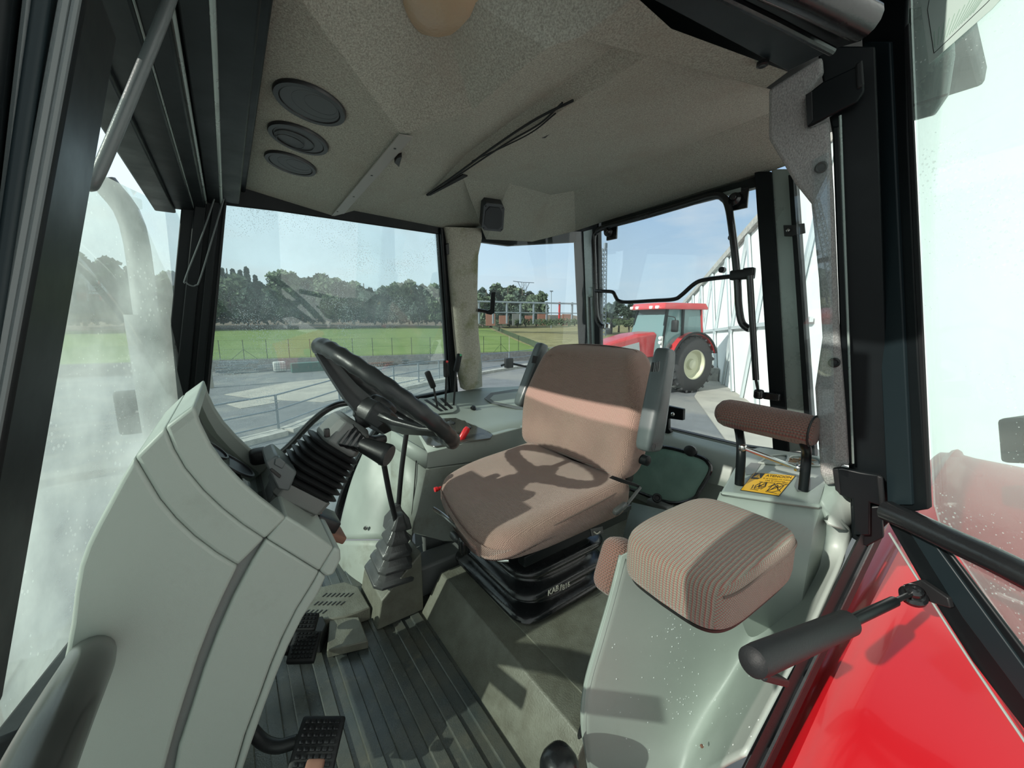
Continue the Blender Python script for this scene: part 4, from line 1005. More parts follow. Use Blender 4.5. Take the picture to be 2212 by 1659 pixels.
# red hand lever
p0, p1, p2 = at(992, 962, y=1.31), at(996, 948, y=1.31), at(1010, 925, y=1.31)
t = thing('red_handle', 'bright red hand lever standing in the smoked tray', 'lever', tuple(p0))
b = M(); b.tube([p0, p1], 0.008, 10, 0); b.build('stem', 'ink', t)
b = M(); ax = (p2-p1).normalized(); b.lathe(p1-ax*0.006, ax, [(0.0001, -0.002), (0.010, 0), (0.0135, 0.012), (0.0145, (p2-p1).length-0.004), (0.011, (p2-p1).length+0.008), (0.0001, (p2-p1).length+0.013)], 20, 0.8); b.build('grip', 'redplastic', t)

# ================================================================== GEAR LEVERS
gb = thing('lever_tunnel', 'grey box on the floor carrying the gear lever gaiters', 'lever box', (0.38, 1.2, 0))
LX0, LX1, LY0, LY1 = 0.318, 0.460, 1.15, 1.33
b = M(); b.prism([(LX0-0.02, LY0, 0.007), (LX0, LY0, 0.105), (LX1, LY0, 0.222), (LX1, LY0, 0.004)], (0, LY1-LY0+0.02, 0)); b.build('box', 'riser', gb, bevel=0.004)
# dark floor bulkhead below the console
b = M(); b.box((0.80, 1.40, 0.22), (0.50, 0.10, 0.42)); b.build('wall_bulkhead', 'recess', bevel=0.01, kind=S)
b = M(); b.box((0.62, 1.26, 0.06), (0.32, 0.10, 0.12)); b.build('wall_kick', 'recess', bevel=0.01, kind=S)
gt = thing('gear_lever_gaiter', 'stepped grey rubber gaiter around the gear lever', 'gaiter', (0.37, 1.2, 0.16))
def gaiter(parent, c0, c1, w0, d0, w1, d1, nst, yaw, tilt_u):
    ax = (c1-c0).normalized(); sx = V((math.cos(yaw), math.sin(yaw), 0)); sx = (sx-ax*sx.dot(ax)).normalized(); sy = ax.cross(sx)
    for i in range(nst):
        a, b_ = i/nst, (i+1)/nst
        def rect(t_, k, e=0.0):
            w = (w0+(w1-w0)*t_)*k; d = (d0+(d1-d0)*t_)*k; c_ = c0.lerp(c1, t_)+ax*e
            o = []
            for px_, py_ in ((1, .7), (.7, 1), (-.7, 1), (-1, .7), (-1, -.7), (-.7, -1), (.7, -1), (1, -.7)): o.append(c_+sx*px_*w/2+sy*py_*d/2)
            return o
        b = M(); b.loft([rect(a, 0.80), rect(a+0.01, 1.16), rect(a+0.05, 1.18), rect(a*0.5+b_*0.5, 1.02), rect(b_, 0.80, 0.004)])
        b.build('tier', 'boot_grey', parent, bevel=0.002)
gc0, gc1 = at(848, 1235, y=1.17), at(858, 1125, y=1.17)
gaiter(gt, V((0.372, 1.215, 0.150)), at(862, 1112, y=1.17), 0.130, 0.125, 0.030, 0.032, 5, 0.0, 0)
gl = thing('gear_lever', 'black gear lever rising from the stepped gaiter to behind the direction knob', 'lever', tuple(at(855, 1130, y=1.17)))
b = M(); b.tube([at(856, 1128, y=1.17), at(842, 1070, y=1.15), at(828, 995, y=1.13)], 0.0085, 12, 4); b.build('rod', 'black_plastic', gl)
b = M(); b.tube([at(829, 1000, y=1.13), at(826, 984, y=1.13)], 0.017, 14, 0); b.build('collar', 'black_plastic', gl)
gl = thing('range_lever', 'long thin black lever rising under the steering wheel rim', 'lever', tuple(at(862, 1100, y=1.26)))
b = M(); b.tube([at(860, 1100, y=1.26), at(868, 1010, y=1.26), at(881, 915, y=1.26)], 0.0085, 12, 4); b.build('rod', 'black_plastic', gl)
b = M(); c0 = at(856, 1100, y=1.26); b.loft([[c0+V((x_*s_, y_*s_, z_)) for x_, y_ in ((-1, -1), (1, -1), (1, 1), (-1, 1))] for s_, z_ in ((0.04, -0.07), (0.034, -0.03), (0.016, 0.0), (0.012, 0.02))]); b.build('boot', 'boot_grey', gl, bevel=0.004)

# ================================================================== FLOOR FITTINGS
hv = thing('heater_grille', 'grey slotted heater grille on the floor by the far corner', 'grille', tuple(at(730, 1300, z=0.04)))
b = M(); b.prism(ats([(655, 1300), (690, 1268), (745, 1256), (775, 1268), (800, 1312), (745, 1332), (650, 1345)], z=0.05), (0, 0, -0.045)); b.build('plate', 'riser', hv, bevel=0.004)
b = M()
for r_, (x0, y0, n, dx) in enumerate(((706, 1281, 7, 9.5), (688, 1299, 7, 9.5), (668, 1317, 5, 9.5))):
    for i in range(n):
        a_ = at(x0+i*dx, y0, z=0.0515); c_ = at(x0+i*dx-10, y0+8, z=0.0515)
        b.beam(a_, c_, 0.0035, 0.001)
tag(b.build('slots', 'ink', hv), kind=None)
wd = thing('floor_wedge', 'small grey wedge block on the ribbed floor beside the heater grille', 'block', tuple(at(745, 1370, z=0.0)))
w0 = ats([(705, 1398), (795, 1377), (775, 1332), (712, 1334)], z=0.045)
b = M(); b.add([w0[0]+V((0,0,-0.012)), w0[1]+V((0,0,-0.012)), w0[2], w0[3]]+[V((p.x, p.y, 0.007)) for p in w0], [[0,1,2,3],[7,6,5,4],[0,4,5,1],[1,5,6,2],[2,6,7,3],[3,7,4,0]]); b.build('body', 'riser', wd, bevel=0.003)
def pedal(cx, cy, w, h, z, label, armpts, yaw=0, rim=None, nx=6, ny=7):
    c = at(cx, cy, z=z); t = thing('pedal', label, 'pedal', tuple(c))
    nn = V((-0.05, -0.42, 0.85)).normalized(); Rm = frame_from(nn, (0.50, 0.86, 0)) @ rotz(yaw)
    b = M(); b.rbox(c, (w, h, 0.02), 0.006, 8, deform=lambda p: (p[0], p[1], p[2]-3.2*p[1]*p[1]), rot=Rm); b.build('pad', 'rubber', t)
    b = M()
    for i in range(nx):
        for j in range(ny):
            u = (i+0.5)/nx-0.5; v = (j+0.5)/ny-0.5; p = V((u*w*0.82, v*h*0.86, 0.0105-3.2*(v*h*0.86)**2))
            b.rbox(c+Rm @ p, (w*0.82/nx*0.78, h*0.86/ny*0.72, 0.007), 0.0018, 2, rot=Rm)
    b.build('tread', 'gloss_rubber', t)
    b = M(); b.tube(armpts, 0.013, 12, 5); b.build('arm', 'black_plastic', t)
    return t, Rm
pedal(658, 1396, 0.072, 0.080, 0.10, 'black rubber pedal in the middle of the visible three, by the dashboard edge', [at(655, 1400, z=0.085), at(630, 1405, z=0.09), at(590, 1400, z=0.12)], 0.1)
pedal(662, 1344, 0.060, 0.05, 0.13, 'farthest pedal, half hidden behind the dashboard edge', [at(660, 1345, z=0.115), at(630, 1345, z=0.12), at(590, 1340, z=0.15)], 0.1, None, 5, 4)
pd, Rm_ = pedal(686, 1606, 0.088, 0.092, 0.13, 'nearest pedal, large and worn at one corner, at the bottom of the view', [at(640, 1602, z=0.12), at(600, 1612, z=0.12), at(565, 1600, z=0.13), at(530, 1560, z=0.16)], 0.05)
b = M(); b.rbox(at(680, 1654, z=0.145), (0.034, 0.02, 0.012), 0.005, 5, rot=Rm_); b.build('worn_edge', 'rust', pd)
b = M(); b.prism(ats([(605, 1350), (697, 1330), (705, 1348), (690, 1380), (612, 1372)], z=0.06), (0, 0, -0.05)); tag(b.build('rubber_stop', 'rubber', None, bevel=0.003), 'ribbed black rubber block behind the middle pedal', 'block')
# rounded lever knob peeking in at the bottom
b = M(); b.rbox(at(1208, 1668, z=0.16), (0.07, 0.07, 0.09), 0.03, 8); tag(b.build('lever_knob', 'gloss_rubber'), 'shiny black rounded knob cut by the bottom edge beside the passenger console', 'lever')
# ================================================================== DRIVER SEAT
ds = thing('driver_seat', 'driver seat in worn pinkish striped cloth on black pleated suspension', 'seat', (0.76, 0.96, 0.12))
# suspension bellows
def rrect(cx, cy, z, hx, hy, r, n=5, skew=0.0):
    o = []
    for (sx, sy, a0) in ((1, 1, 0), (-1, 1, 90), (-1, -1, 180), (1, -1, 270)):
        for k in range(n+1):
            a = math.radians(a0+90*k/n); o.append(V((cx+sx*(hx-r)+math.cos(a)*r, cy+sy*(hy-r)+math.sin(a)*r, z+skew*(cx-0.78))))
    return o
b = M(); rs = []
lv_ = [(0.122, 0.00), (0.135, 0.004), (0.150, -0.004), (0.158, -0.030), (0.178, -0.034), (0.196, -0.004), (0.210, 0.002), (0.222, -0.004), (0.232, -0.030), (0.250, -0.034),
       (0.270, -0.004), (0.284, 0.0), (0.296, -0.006), (0.304, -0.032), (0.320, -0.036), (0.338, -0.010), (0.350, -0.008), (0.362, -0.014), (0.372, -0.035)]
for z, e in lv_:
    k = (z-0.12)/0.25
    e *= 1.25; rs.append(rrect(0.785-0.012*k, 0.985-0.010*k, z, 0.190+e, 0.232+e-0.008*k, 0.075, 6))
b.loft(rs); b.build('suspension_bellows', 'gloss_rubber', ds, ang=70, subsurf=1)
# bellows print on the near side
R_side = Matrix((V((1, 0, 0)), V((0, 0, 1)), V((0, -1, 0)))).transposed()
tp = at(1196, 1276, y=0.752)
text('bellows_print', 'KAB', 0.024, at(1195, 1276, y=0.744), R_side, 'white_ink', ds, bold=0.0004, shear=0.1, fit=(at(1207, 1270, y=0.744)-at(1184, 1281, y=0.744)).x)
text('bellows_print', '//', 0.024, at(1211, 1270, y=0.744), R_side, 'white_ink', ds, bold=0.0004, shear=0.25, fit=(at(1213, 1270, y=0.744)-at(1208, 1270, y=0.744)).x)
text('bellows_print', '816', 0.024, at(1223, 1266, y=0.744), R_side, 'white_ink', ds, fit=(at(1231, 1266, y=0.744)-at(1215, 1266, y=0.744)).x)
# slide frame
b = M()
b.box((0.77, 0.725, 0.385), (0.42, 0.030, 0.030)); b.box((0.77, 1.16, 0.385), (0.42, 0.030, 0.030)); b.box((0.58, 0.95, 0.385), (0.03, 0.42, 0.02)); b.box((0.95, 0.95, 0.385), (0.03, 0.42, 0.02))
b.box((0.77, 0.95, 0.376), (0.36, 0.40, 0.012)); b.build('slide_frame', 'frame', ds, bevel=0.003)
for y_ in (0.722, 1.17):
    b = M(); b.box((0.80, y_, 0.405), (0.40, 0.022, 0.016)); b.build('slide_rail', 'black_plastic', ds, bevel=0.002)
q = ats([(1275, 1143), (1302, 1137), (1304, 1152), (1278, 1159)], y=0.708)
b = M(); b.prism(q, (0, 0.006, 0)); lb = b.build('weight_label', 'boot_grey', ds, bevel=0.001)
b = M(); b.tube([at(1283, 1149, y=0.706), at(1289, 1153, y=0.706), at(1296, 1148, y=0.706)], 0.0022, 8, 4); b.build('arrow_mark', 'white_ink', lb)
# slide handle
b = M(); b.tube([at(936, 1098, y=1.01), at(958, 1113, y=0.975), at(996, 1146, y=0.90), at(1040, 1184, y=0.83), at(1072, 1208, y=0.78), at(1100, 1210, y=0.75)], 0.006, 10, 5); b.build('slide_handle', 'chrome', ds)
b = M(); b.tube([at(985, 1120, y=0.98), at(998, 1160, y=0.95), at(1015, 1190, y=0.92)], 0.009, 8, 4); b.rbox(at(1003, 1178, y=0.93), (0.03, 0.03, 0.05), 0.008, 5); b.build('weight_knob', 'gloss_rubber', ds)
b = M(); b.rbox(at(983, 1160, y=0.99), (0.02, 0.05, 0.025), 0.01, 5); b.build('handle_paddle', 'boot_grey', ds)
b = M(); b.lathe(at(946, 1056, y=1.165), (-1, 0, 0), [(0.006, -0.02), (0.006, 0), (0.0085, 0.002), (0.0085, 0.012), (0.0001, 0.013)], 12); b.build('red_button', 'redplastic', ds)
# cushion
def cush(p):
    x, y, z = p; u = x/0.25; v = y/0.245
    zt = z
    if z > 0: zt = z-0.012*(1-min(1, abs(v)))**1*(1.0 if u > -0.6 else 0.5)+0.010*max(0, abs(v)-0.55)
    if u < 0: zt -= 0.020*(u*u)*(1 if z > 0 else -0.2)
    yy = y*(1-0.10*max(0, -u)**3)*(1+0.02*z/0.06)
    xx = x-0.018*(1-v*v)*(1 if u < -0.3 else 0)
    if z < 0: xx += 0.040*max(0, -u)*(-z/0.065); yy *= 1-0.07*(-z/0.065)
    if u < 0 and v > -0.6: xx += 0.040*(v+0.6)*(-u)
    return (xx, yy, zt+0.020*(u if z > 0 else 0))
b = M(); b.rbox((0.722, 0.930, 0.444), (0.51, 0.495, 0.130), 0.052, 26, deform=cush, rot=eul(0, 0, 0)); b.build('seat_cushion', 'seatcloth', ds, ang=180)
def ring_pts(c, hx, hy, r, f, n=8):
    o = []
    for (sx, sy, a0) in ((1, 1, 0), (-1, 1, 90), (-1, -1, 180), (1, -1, 270)):
        for k in range(n+1):
            a = math.radians(a0+90*k/n); o.append(V(f(V((c[0]+sx*(hx-r)+math.cos(a)*r, c[1]+sy*(hy-r)+math.sin(a)*r, c[2])))))
    return o
b = M()
cc = V((0.722, 0.930, 0.452))
rp = []
for a, b_ in ((0.225, -0.238), (0.1, -0.2445), (-0.05, -0.243), (-0.16, -0.238), (-0.205, -0.222), (-0.228, -0.19)):
    rp.append(cc+V(cush((a, b_, 0.026))))
b.tube(rp, 0.0022, 6, 5); b.build('cushion_piping', 'piping', ds)
# backrest
def back(p):
    x, y, z = p; h = z/0.205
    w = 1.0-0.24*max(0, h)**1.2-0.10*max(0, -h-0.2)**1.2
    if y > 0: w -= 0.06*max(0, h)
    yy = y*w
    xx = x + 0.05*(h+1)*0.9
    v = y/0.27
    if x < 0: xx -= 0.030*abs(v)**2.2 - 0.012
    xx += 0.016*abs(h)**2*(1 if x < 0 else -0.5)
    return (xx, yy, z+(0.012 if z > 0.1 else 0)*(1-v*v))
BC = V((0.965, 0.945, 0.705))
b = M(); b.rbox(BC, (0.125, 0.545, 0.400), 0.048, 26, deform=back); b.build('backrest', 'seatcloth', ds, ang=180)
b = M(); b.tube([BC+V(back((-0.035+0.006*math.sin(t_*3), -0.262, -0.17+0.33*t_))) for t_ in [i/8 for i in range(9)]], 0.0022, 6, 3); b.build('backrest_piping', 'piping', ds)
b = M(); b.rbox((1.05, 0.95, 0.64), (0.05, 0.42, 0.36), 0.02, 8, rot=eul(0, 0.12, 0)); b.build('back_shell', 'black_plastic', ds)
b = M(); b.tube([at(1383, 1053, y=0.665), at(1366, 1075, y=0.66), at(1346, 1100, y=0.655)], 0.005, 8, 4); b.build('recline_lever', 'boot_grey', ds)
b = M(); q0 = at(1352, 1088, y=0.655); q1 = at(1330, 1106, y=0.655); b.lathe(q0, q1-q0, [(0.006, 0), (0.0095, 0.006), (0.0105, (q1-q0).length), (0.007, (q1-q0).length+0.006), (0.0001, (q1-q0).length+0.008)], 16); b.build('recline_knob', 'boot_grey', ds)
b = M(); b.prism(ats([(1322, 1035), (1330, 1030), (1375, 1045), (1385, 1050), (1382, 1054), (1340, 1042)], y=0.668), (0, 0.012, 0)); b.build('recline_bracket', 'frame', ds, bevel=0.001)
b = M(); rnd = random.Random(2)
for i in range(34):
    t_ = rnd.random(); p = at(1176+t_*62, 772-8*math.sin(t_*3.1), x=0.985)+V((0, 0, -0.004)); d = V((rnd.uniform(-.5, .5), rnd.uniform(-.6, .8), 1)).normalized()*rnd.uniform(0.004, 0.011)
    b.tube([p, p+d*0.6, p+d+V((0, rnd.uniform(-.004, .004), 0))], 0.0006, 4, 2)
b.build('frayed_edge', 'seatcloth', ds)
# arm rests folded up
def armrest(bot, top, y0, y1, wb, wt, name='armrest'):
    p0, p1 = bot, top; ax = (p1-p0).normalized(); sd = V((0, 1, 0)); fr = ax.cross(sd).normalized()
    if fr.x > 0: fr = -fr
    rs = []
    for t_, w, th in ((0.0, wb*0.75, 0.6), (0.03, wb*0.95, 0.85), (0.08, wb, 1), (0.5, (wb+wt)/2, 1), (0.93, wt, 0.95), (0.98, wt*0.9, 0.8), (1.0, wt*0.7, 0.55)):
        c_ = p0.lerp(p1, t_); hy = (y1-y0)/2*th
        o = []
        for k in range(16):
            a = 2*math.pi*k/16; ca, sa = math.cos(a), math.sin(a)
            e = lambda q_: math.copysign(abs(q_)**0.45, q_)
            o.append(c_+fr*e(ca)*w/2+sd*e(sa)*hy)
        rs.append(o)
    b = M(); b.loft(rs); return b.build(name, 'arm', ds, ang=60, subsurf=1), fr
ab, at_ = at(1400, 975, y=0.615), at(1438, 752, y=0.615)
near_arm, fr = armrest(ab, at_, 0.585, 0.640, 0.080, 0.050)
# ribbed badge and ring mark on the arm rest
gq = ats([(1411, 783), (1426, 780), (1424, 803), (1408, 803)], y=0.5835)
b = M(); b.prism(gq, (0, 0.004, 0)); bd = b.build('ribbed_badge', 'ink', near_arm, bevel=0.0005)
b = M()
for i in range(4):
    f = (i+0.7)/4.6; b.beam(gq[0].lerp(gq[1], f)-V((0, 0.001, 0)), gq[3].lerp(gq[2], f)-V((0, 0.001, 0)), 0.0022, 0.0022, (0, 1, 0))
b.build('badge_rib', 'arm', bd)
c = at(1412, 966, y=0.5845); b = M(); b.tube([c+V((math.cos(a)*0.0085, 0, math.sin(a)*0.0105)) for a in [2*math.pi*i/20 for i in range(20)]], 0.0009, 6, 0, True); b.build('ring_mark', 'boot_grey', near_arm)
far_arm, fr = armrest(at(1128, 880, y=1.245), at(1172, 742, y=1.235), 1.215, 1.27, 0.080, 0.050)
b = M(); b.prism(ats([(1152, 768), (1163, 770), (1160, 785), (1149, 784)], y=1.214), (0, 0.004, 0)); b.build('ribbed_badge', 'ink', far_arm)
b = M(); b.lathe(at(1400, 996, y=0.66), (0, -1, 0), [(0.016, -0.05), (0.016, 0.0), (0.010, 0.004), (0.0001, 0.005)], 16); b.build('arm_pivot', 'frame', ds)
# belt stub and black mirror-like box on a stalk behind the far arm rest
t = thing('seat_belt_box', 'small black square box on a stalk outside the quarter window behind the far armrest', 'box', tuple(at(1098, 785, pl=(QFAR[0]+V((0, 0.15, 0)), QFAR[1]))))
pq = (QFAR[0]+V((0.03, 0.12, 0)), QFAR[1])
c = at(1099, 784, pl=pq); b = M(); b.rbox(c, (0.045, 0.03, 0.055), 0.004, 4); b.build('box', 'ink', t)
b = M(); b.tube([at(1082, 790, pl=pq), c, at(1150, 795, pl=pq)], 0.006, 8, 0); b.build('stalk', 'frame', t)

# ================================================================== PASSENGER SEAT AND CONSOLE
pc = thing('passenger_console', 'big sage grey moulded console under the passenger cushion beside the door', 'console', (0.8, 0.35, 0.0))
ys = [0.46, 0.42, 0.37, 0.33, 0.29, 0.235, 0.195]
def prow(pts, dy=0.0): return [at(a, b_, y=y+dy) for (a, b_), y in zip(pts, ys)]
G = [prow([(1341, 1200), (1435, 1262), (1530, 1330), (1610, 1310), (1700, 1215), (1786, 1112), (1846, 1150)]),
     prow([(1318, 1290), (1415, 1330), (1515, 1385), (1590, 1375), (1680, 1290), (1770, 1215), (1815, 1215)]),
     prow([(1292, 1380), (1395, 1415), (1500, 1450), (1570, 1440), (1650, 1365), (1735, 1300), (1782, 1285)]),
     prow([(1264, 1480), (1370, 1500), (1478, 1520), (1550, 1500), (1615, 1440), (1695, 1385), (1742, 1370)]),
     prow([(1256, 1565), (1350, 1580), (1450, 1595), (1520, 1570), (1580, 1515), (1650, 1475), (1695, 1455)]),
     prow([(1268, 1660), (1340, 1665), (1420, 1668), (1490, 1640), (1545, 1590), (1605, 1560), (1650, 1540)]),
     prow([(1285, 1760), (1340, 1760), (1400, 1760), (1460, 1720), (1515, 1680), (1560, 1650), (1605, 1625)])]
b = M(); b.sgrid(G, 5); b.build('body', 'panel', pc, ang=180, solid=0.006, solid_off=-1)
# inner side wall hidden from the door, closes the box
b = M(); b.grid([[G[i][0] for i in range(7)], [G[i][0]+V((0.35, 0.0, 0)) for i in range(7)]]); b.build('inner_side', 'panel', pc, solid=0.004)
b = M(); b.tube([at(1262, 1560, y=0.475), at(1252, 1600, y=0.475), at(1256, 1680, y=0.475), at(1262, 1720, y=0.475)], 0.006, 8, 4); b.build('black_trim', 'gloss_rubber', pc)
b = M(); b.lathe(at(1516, 1612, y=0.30), (-0.6, -0.8, 0.1), [(0.0032, -0.002), (0.0032, 0.0015), (0.0001, 0.002)], 8); b.build('plug', 'rust', pc)
# beads of rain on the console face
from mathutils.bvhtree import BVHTree
tmpm = M(); tmpm.sgrid(G, 5); bvh = BVHTree.FromPolygons(tmpm.v, tmpm.f)
b = M(); rnd = random.Random(4)
for i in range(150):
    if i < 90: px_, py_ = rnd.gauss(1465, 26), rnd.uniform(1290, 1570)
    else: px_, py_ = rnd.uniform(1300, 1640), rnd.uniform(1350, 1640)
    rr_ = ray(px_, py_).normalized(); hit = bvh.ray_cast(CAM, rr_)
    if hit[0] is None: continue
    n_ = hit[1] if hit[1].dot(rr_) < 0 else -hit[1]
    r_ = rnd.uniform(0.0006, 0.0019)
    b.lathe(hit[0]-n_*r_*0.1, n_, [(r_, 0), (r_*0.85, r_*0.4), (r_*0.45, r_*0.65), (0.0001, r_*0.72)], 8)
tag(b.build('rain_beads', 'water'), 'scattered beads of rain water on the face of the passenger console', 'water drops', kind='stuff')
# rear deck behind the passenger cushion
deck = thing('rear_deck', 'sage grey rear deck carrying the yellow warning label and padded bar', 'deck', (1.1, 0.35, 0.3))
ZD = 0.60
dp = [(1556, 1062), (1600, 1068), (1700, 1082), (1775, 1092), (1790, 1070), (1792, 1010), (1772, 985), (1640, 965), (1608, 972)]
b = M(); b.prism(ats(dp, z=ZD), (0, 0, -0.012)); b.build('top', 'panel', deck, bevel=0.006)
f0 = ats([(1556, 1062), (1600, 1068), (1700, 1082), (1775, 1092)], z=ZD-0.004)+[at(1798, 1112, y=0.232)]
b = M(); b.grid([f0, [p+V((-0.035, 0.0, -0.05)) for p in f0], [p+V((-0.06, 0, -0.34)) for p in f0]]); b.build('front', 'panel', deck, solid=0.006)
# shoulder by the door pillar
sh = [[at(1772, 1092, z=0.598), at(1776, 1080, z=0.61), at(1786, 1020, z=0.63), at(1790, 990, z=0.63)],
      [at(1782, 1120, y=0.235), at(1795, 1110, y=0.225), at(1830, 1040, y=0.225), at(1836, 1010, y=0.225)],
      [at(1790, 1128, y=0.215), at(1815, 1140, y=0.205), at(1842, 1150, y=0.20), at(1850, 1100, y=0.20)]]
b = M(); b.grid(sh); b.build('shoulder', 'panel', deck, solid=0.006, ang=180)
# tray mouldings on the deck
for q_ in ([(1640, 1000), (1660, 985), (1700, 984), (1690, 1002)], [(1700, 1000), (1712, 985), (1765, 990), (1768, 1006)]):
    b = M(); pts_ = ats(q_, z=ZD+0.003); b.tube(pts_+[pts_[0]], 0.003, 8, 4); b.build('moulded_rib', 'panel', deck)
b = M(); b.prism(ats([(1608, 1013), (1622, 1000), (1644, 1002), (1630, 1024), (1612, 1026)], z=ZD+0.001), (0, 0, 0.001)); b.build('post_recess', 'recess', deck)
b = M(); b.prism(ats([(1716, 1050), (1722, 1030), (1752, 1034), (1750, 1060), (1722, 1062)], z=ZD+0.001), (0, 0, 0.001)); b.build('post_recess', 'recess', deck)
b = M()
for i in range(26):
    p = at(random.uniform(1700, 1765), random.uniform(990, 1004), z=ZD+0.004); b.rbox(p, (0.018, 0.006, 0.003), 0.001, 2, rot=rotz(random.random()*3))
tag(b.build('dry_leaves', 'leaves'), 'scrap of dry brown leaves in the rear deck corner', 'litter', kind='stuff')
# warning label
wl = thing('warning_label', 'yellow ATENCION warning label stuck on the rear deck', 'label', tuple(at(1660, 1045, z=ZD+0.001)))
q = ats([(1629, 1021), (1719, 1028), (1683, 1072), (1599, 1059)], z=ZD+0.0012)
b = M(); b.prism(q, (0, 0, 0.0006)); b.build('sheet', 'ink', wl)
b = M(); b.prism(inset(q, 0.03), (0, 0, 0.0010)); b.build('yellow_face', 'yellow', wl)
ex = (q[1]-q[0]); ey = (q[0]-q[3]); nz_ = V((0, 0, 1))
def lab(u, v, h=0.0): return q[3]+(q[2]-q[3]).lerp(q[1]-q[0], v)*u+ey*v+V((0, 0, 0.0013+h))
Rl = Matrix((ex.normalized(), ey.normalized(), nz_)).transposed()
text('heading', 'ATENCION', ey.length*0.17, lab(0.64, 0.87), Rl, 'ink', wl, extrude=0.0002, bold=0.0002, fit=ex.length*0.60)
for i, s_ in enumerate(('Si el tractor no vuelca', 'Use el cinturon.', 'No abandone el asiento.')):
    text('small_print', s_, ey.length*0.085, lab(0.65, 0.72-0.10*i), Rl, 'ink', wl, extrude=0.0001, fit=ex.length*(0.64, 0.46, 0.66)[i])
b = M(); b.prism([lab(0.03, 0.97), lab(0.27, 0.97), lab(0.27, 0.70), lab(0.20, 0.62), lab(0.03, 0.62)], (0, 0, 0.0001)); b.build('symbol_field', 'ink', wl)
b = M()
tri = [lab(0.15, 0.93, 0.0002), lab(0.24, 0.70, 0.0002), lab(0.07, 0.70, 0.0002)]
b.prism(tri, (0, 0, 0.0001)); b.build('triangle', 'yellow', wl)
b = M(); b.prism([lab(0.145, 0.88, 0.0004), lab(0.165, 0.88, 0.0004), lab(0.158, 0.78, 0.0004), lab(0.152, 0.78, 0.0004)], (0, 0, 0.0001)); b.prism([lab(0.147, 0.76, 0.0004), lab(0.163, 0.76, 0.0004), lab(0.163, 0.73, 0.0004), lab(0.147, 0.73, 0.0004)], (0, 0, 0.0001)); b.build('exclamation', 'ink', wl)
def glyph(strokes, name):
    b = M()
    for s_ in strokes:
        for (a, c_) in zip(s_, s_[1:]): b.beam(lab(*a), lab(*c_), 0.0016, 0.0004)
    b.build(name, 'ink', wl)
glyph([[(0.22, 0.10), (0.42, 0.10)], [(0.30, 0.14), (0.28, 0.30), (0.36, 0.50), (0.46, 0.50), (0.50, 0.36), (0.40, 0.16), (0.30, 0.14)], [(0.30, 0.2), (0.47, 0.45)], [(0.33, 0.34), (0.44, 0.28)], [(0.35, 0.42), (0.38, 0.22), (0.44, 0.44)], [(0.48, 0.52), (0.52, 0.30), (0.46, 0.16)], [(0.24, 0.14), (0.22, 0.32)]], 'tractor_sketch')
glyph([[(0.62, 0.08), (0.90, 0.08)], [(0.64, 0.12), (0.66, 0.38), (0.78, 0.54), (0.92, 0.44), (0.90, 0.20), (0.76, 0.10), (0.64, 0.12)], [(0.62, 0.10), (0.96, 0.52)], [(0.66, 0.50), (0.96, 0.16)], [(0.70, 0.20), (0.78, 0.44), (0.86, 0.22)], [(0.72, 0.34), (0.88, 0.36)], [(0.60, 0.30), (0.68, 0.46)], [(0.84, 0.58), (0.96, 0.60)]], 'crossed_sketch')
# padded bar on two bent posts
pb = thing('padded_bar', 'rounded padded bar in dark checked cloth on two black posts', 'backrest', tuple(at(1660, 1050, z=ZD)))
def bp(a, b_, x): return at(a, b_, x=x)
e0, e1 = at(1572, 892, x=1.05), at(1768, 934, x=1.05)
ax = (e1-e0).normalized(); Lb = (e1-e0).length
b = M(); b.lathe(e0, ax, [(0.0001, -0.028), (0.020, -0.025), (0.031, -0.015), (0.0365, 0.0), (0.0375, 0.02), (0.0365, Lb-0.035), (0.035, Lb-0.012), (0.030, Lb-0.002), (0.0001, Lb)], 32); b.build('pad', 'bolstercloth', pb, ang=70)
b = M(); b.lathe(e0+ax*(Lb-0.012), ax, [(0.0355, 0), (0.0372, 0.002), (0.0355, 0.004)], 32); b.build('pad_seam', 'ink', pb)
pA0 = at(1597, 1047, z=ZD); pA1 = at(1601, 975, x=pA0.x+0.005); pA2 = at(1592, 915, x=1.05)
pB0 = at(1735, 1060, z=ZD); pB1 = at(1742, 985, x=pB0.x+0.005); pB2 = at(1730, 940, x=1.05)
for pts_ in ([pA0, pA1, at(1598, 940, x=1.03), pA2], [pB0, pB1, at(1738, 960, x=1.04), pB2]):
    b = M(); b.tube(pts_, 0.0105, 14, 5); b.build('post', 'frame', pb)
b = M(); b.tube([at(1604, 967, x=pA0.x), at(1726, 1012, x=pB0.x)], 0.0052, 10, 0); b.build('cross_rod', 'chrome', pb)
for p in (at(1604, 967, x=pA0.x), at(1724, 1011, x=pB0.x)):
    b = M(); b.rbox(p, (0.02, 0.014, 0.016), 0.005, 5); b.build('rod_clamp', 'chrome', pb)
# passenger cushion
cq = ats([(1352, 1150), (1545, 1275), (1736, 1158), (1520, 1066)], z=0.592)
ccn = sum(cq, V((0, 0, 0)))/4
exx = ((cq[2]-cq[1])+(cq[3]-cq[0])).normalized(); eyy = V((0, 0, 1)).cross(exx)
cu = thing('passenger_cushion', 'striped passenger cushion, soiled at its front, on top of the grey console', 'cushion', tuple(ccn-V((0, 0, 0.06))))
lx = ((cq[2]-cq[1]).length+(cq[3]-cq[0]).length)/2; ly = ((cq[0]-cq[1]).length+(cq[3]-cq[2]).length)/2
Rc = Matrix((exx, eyy, V((0, 0, 1)))).transposed()
def plan(a, hx, hy, n=3.6):
    c_, s_ = math.cos(a), math.sin(a)
    return V((math.copysign(abs(c_)**(2/n), c_)*hx, math.copysign(abs(s_)**(2/n), s_)*hy, 0))
hx, hy = lx*1.07/2, ly*1.07/2
b = M(); NS = 72
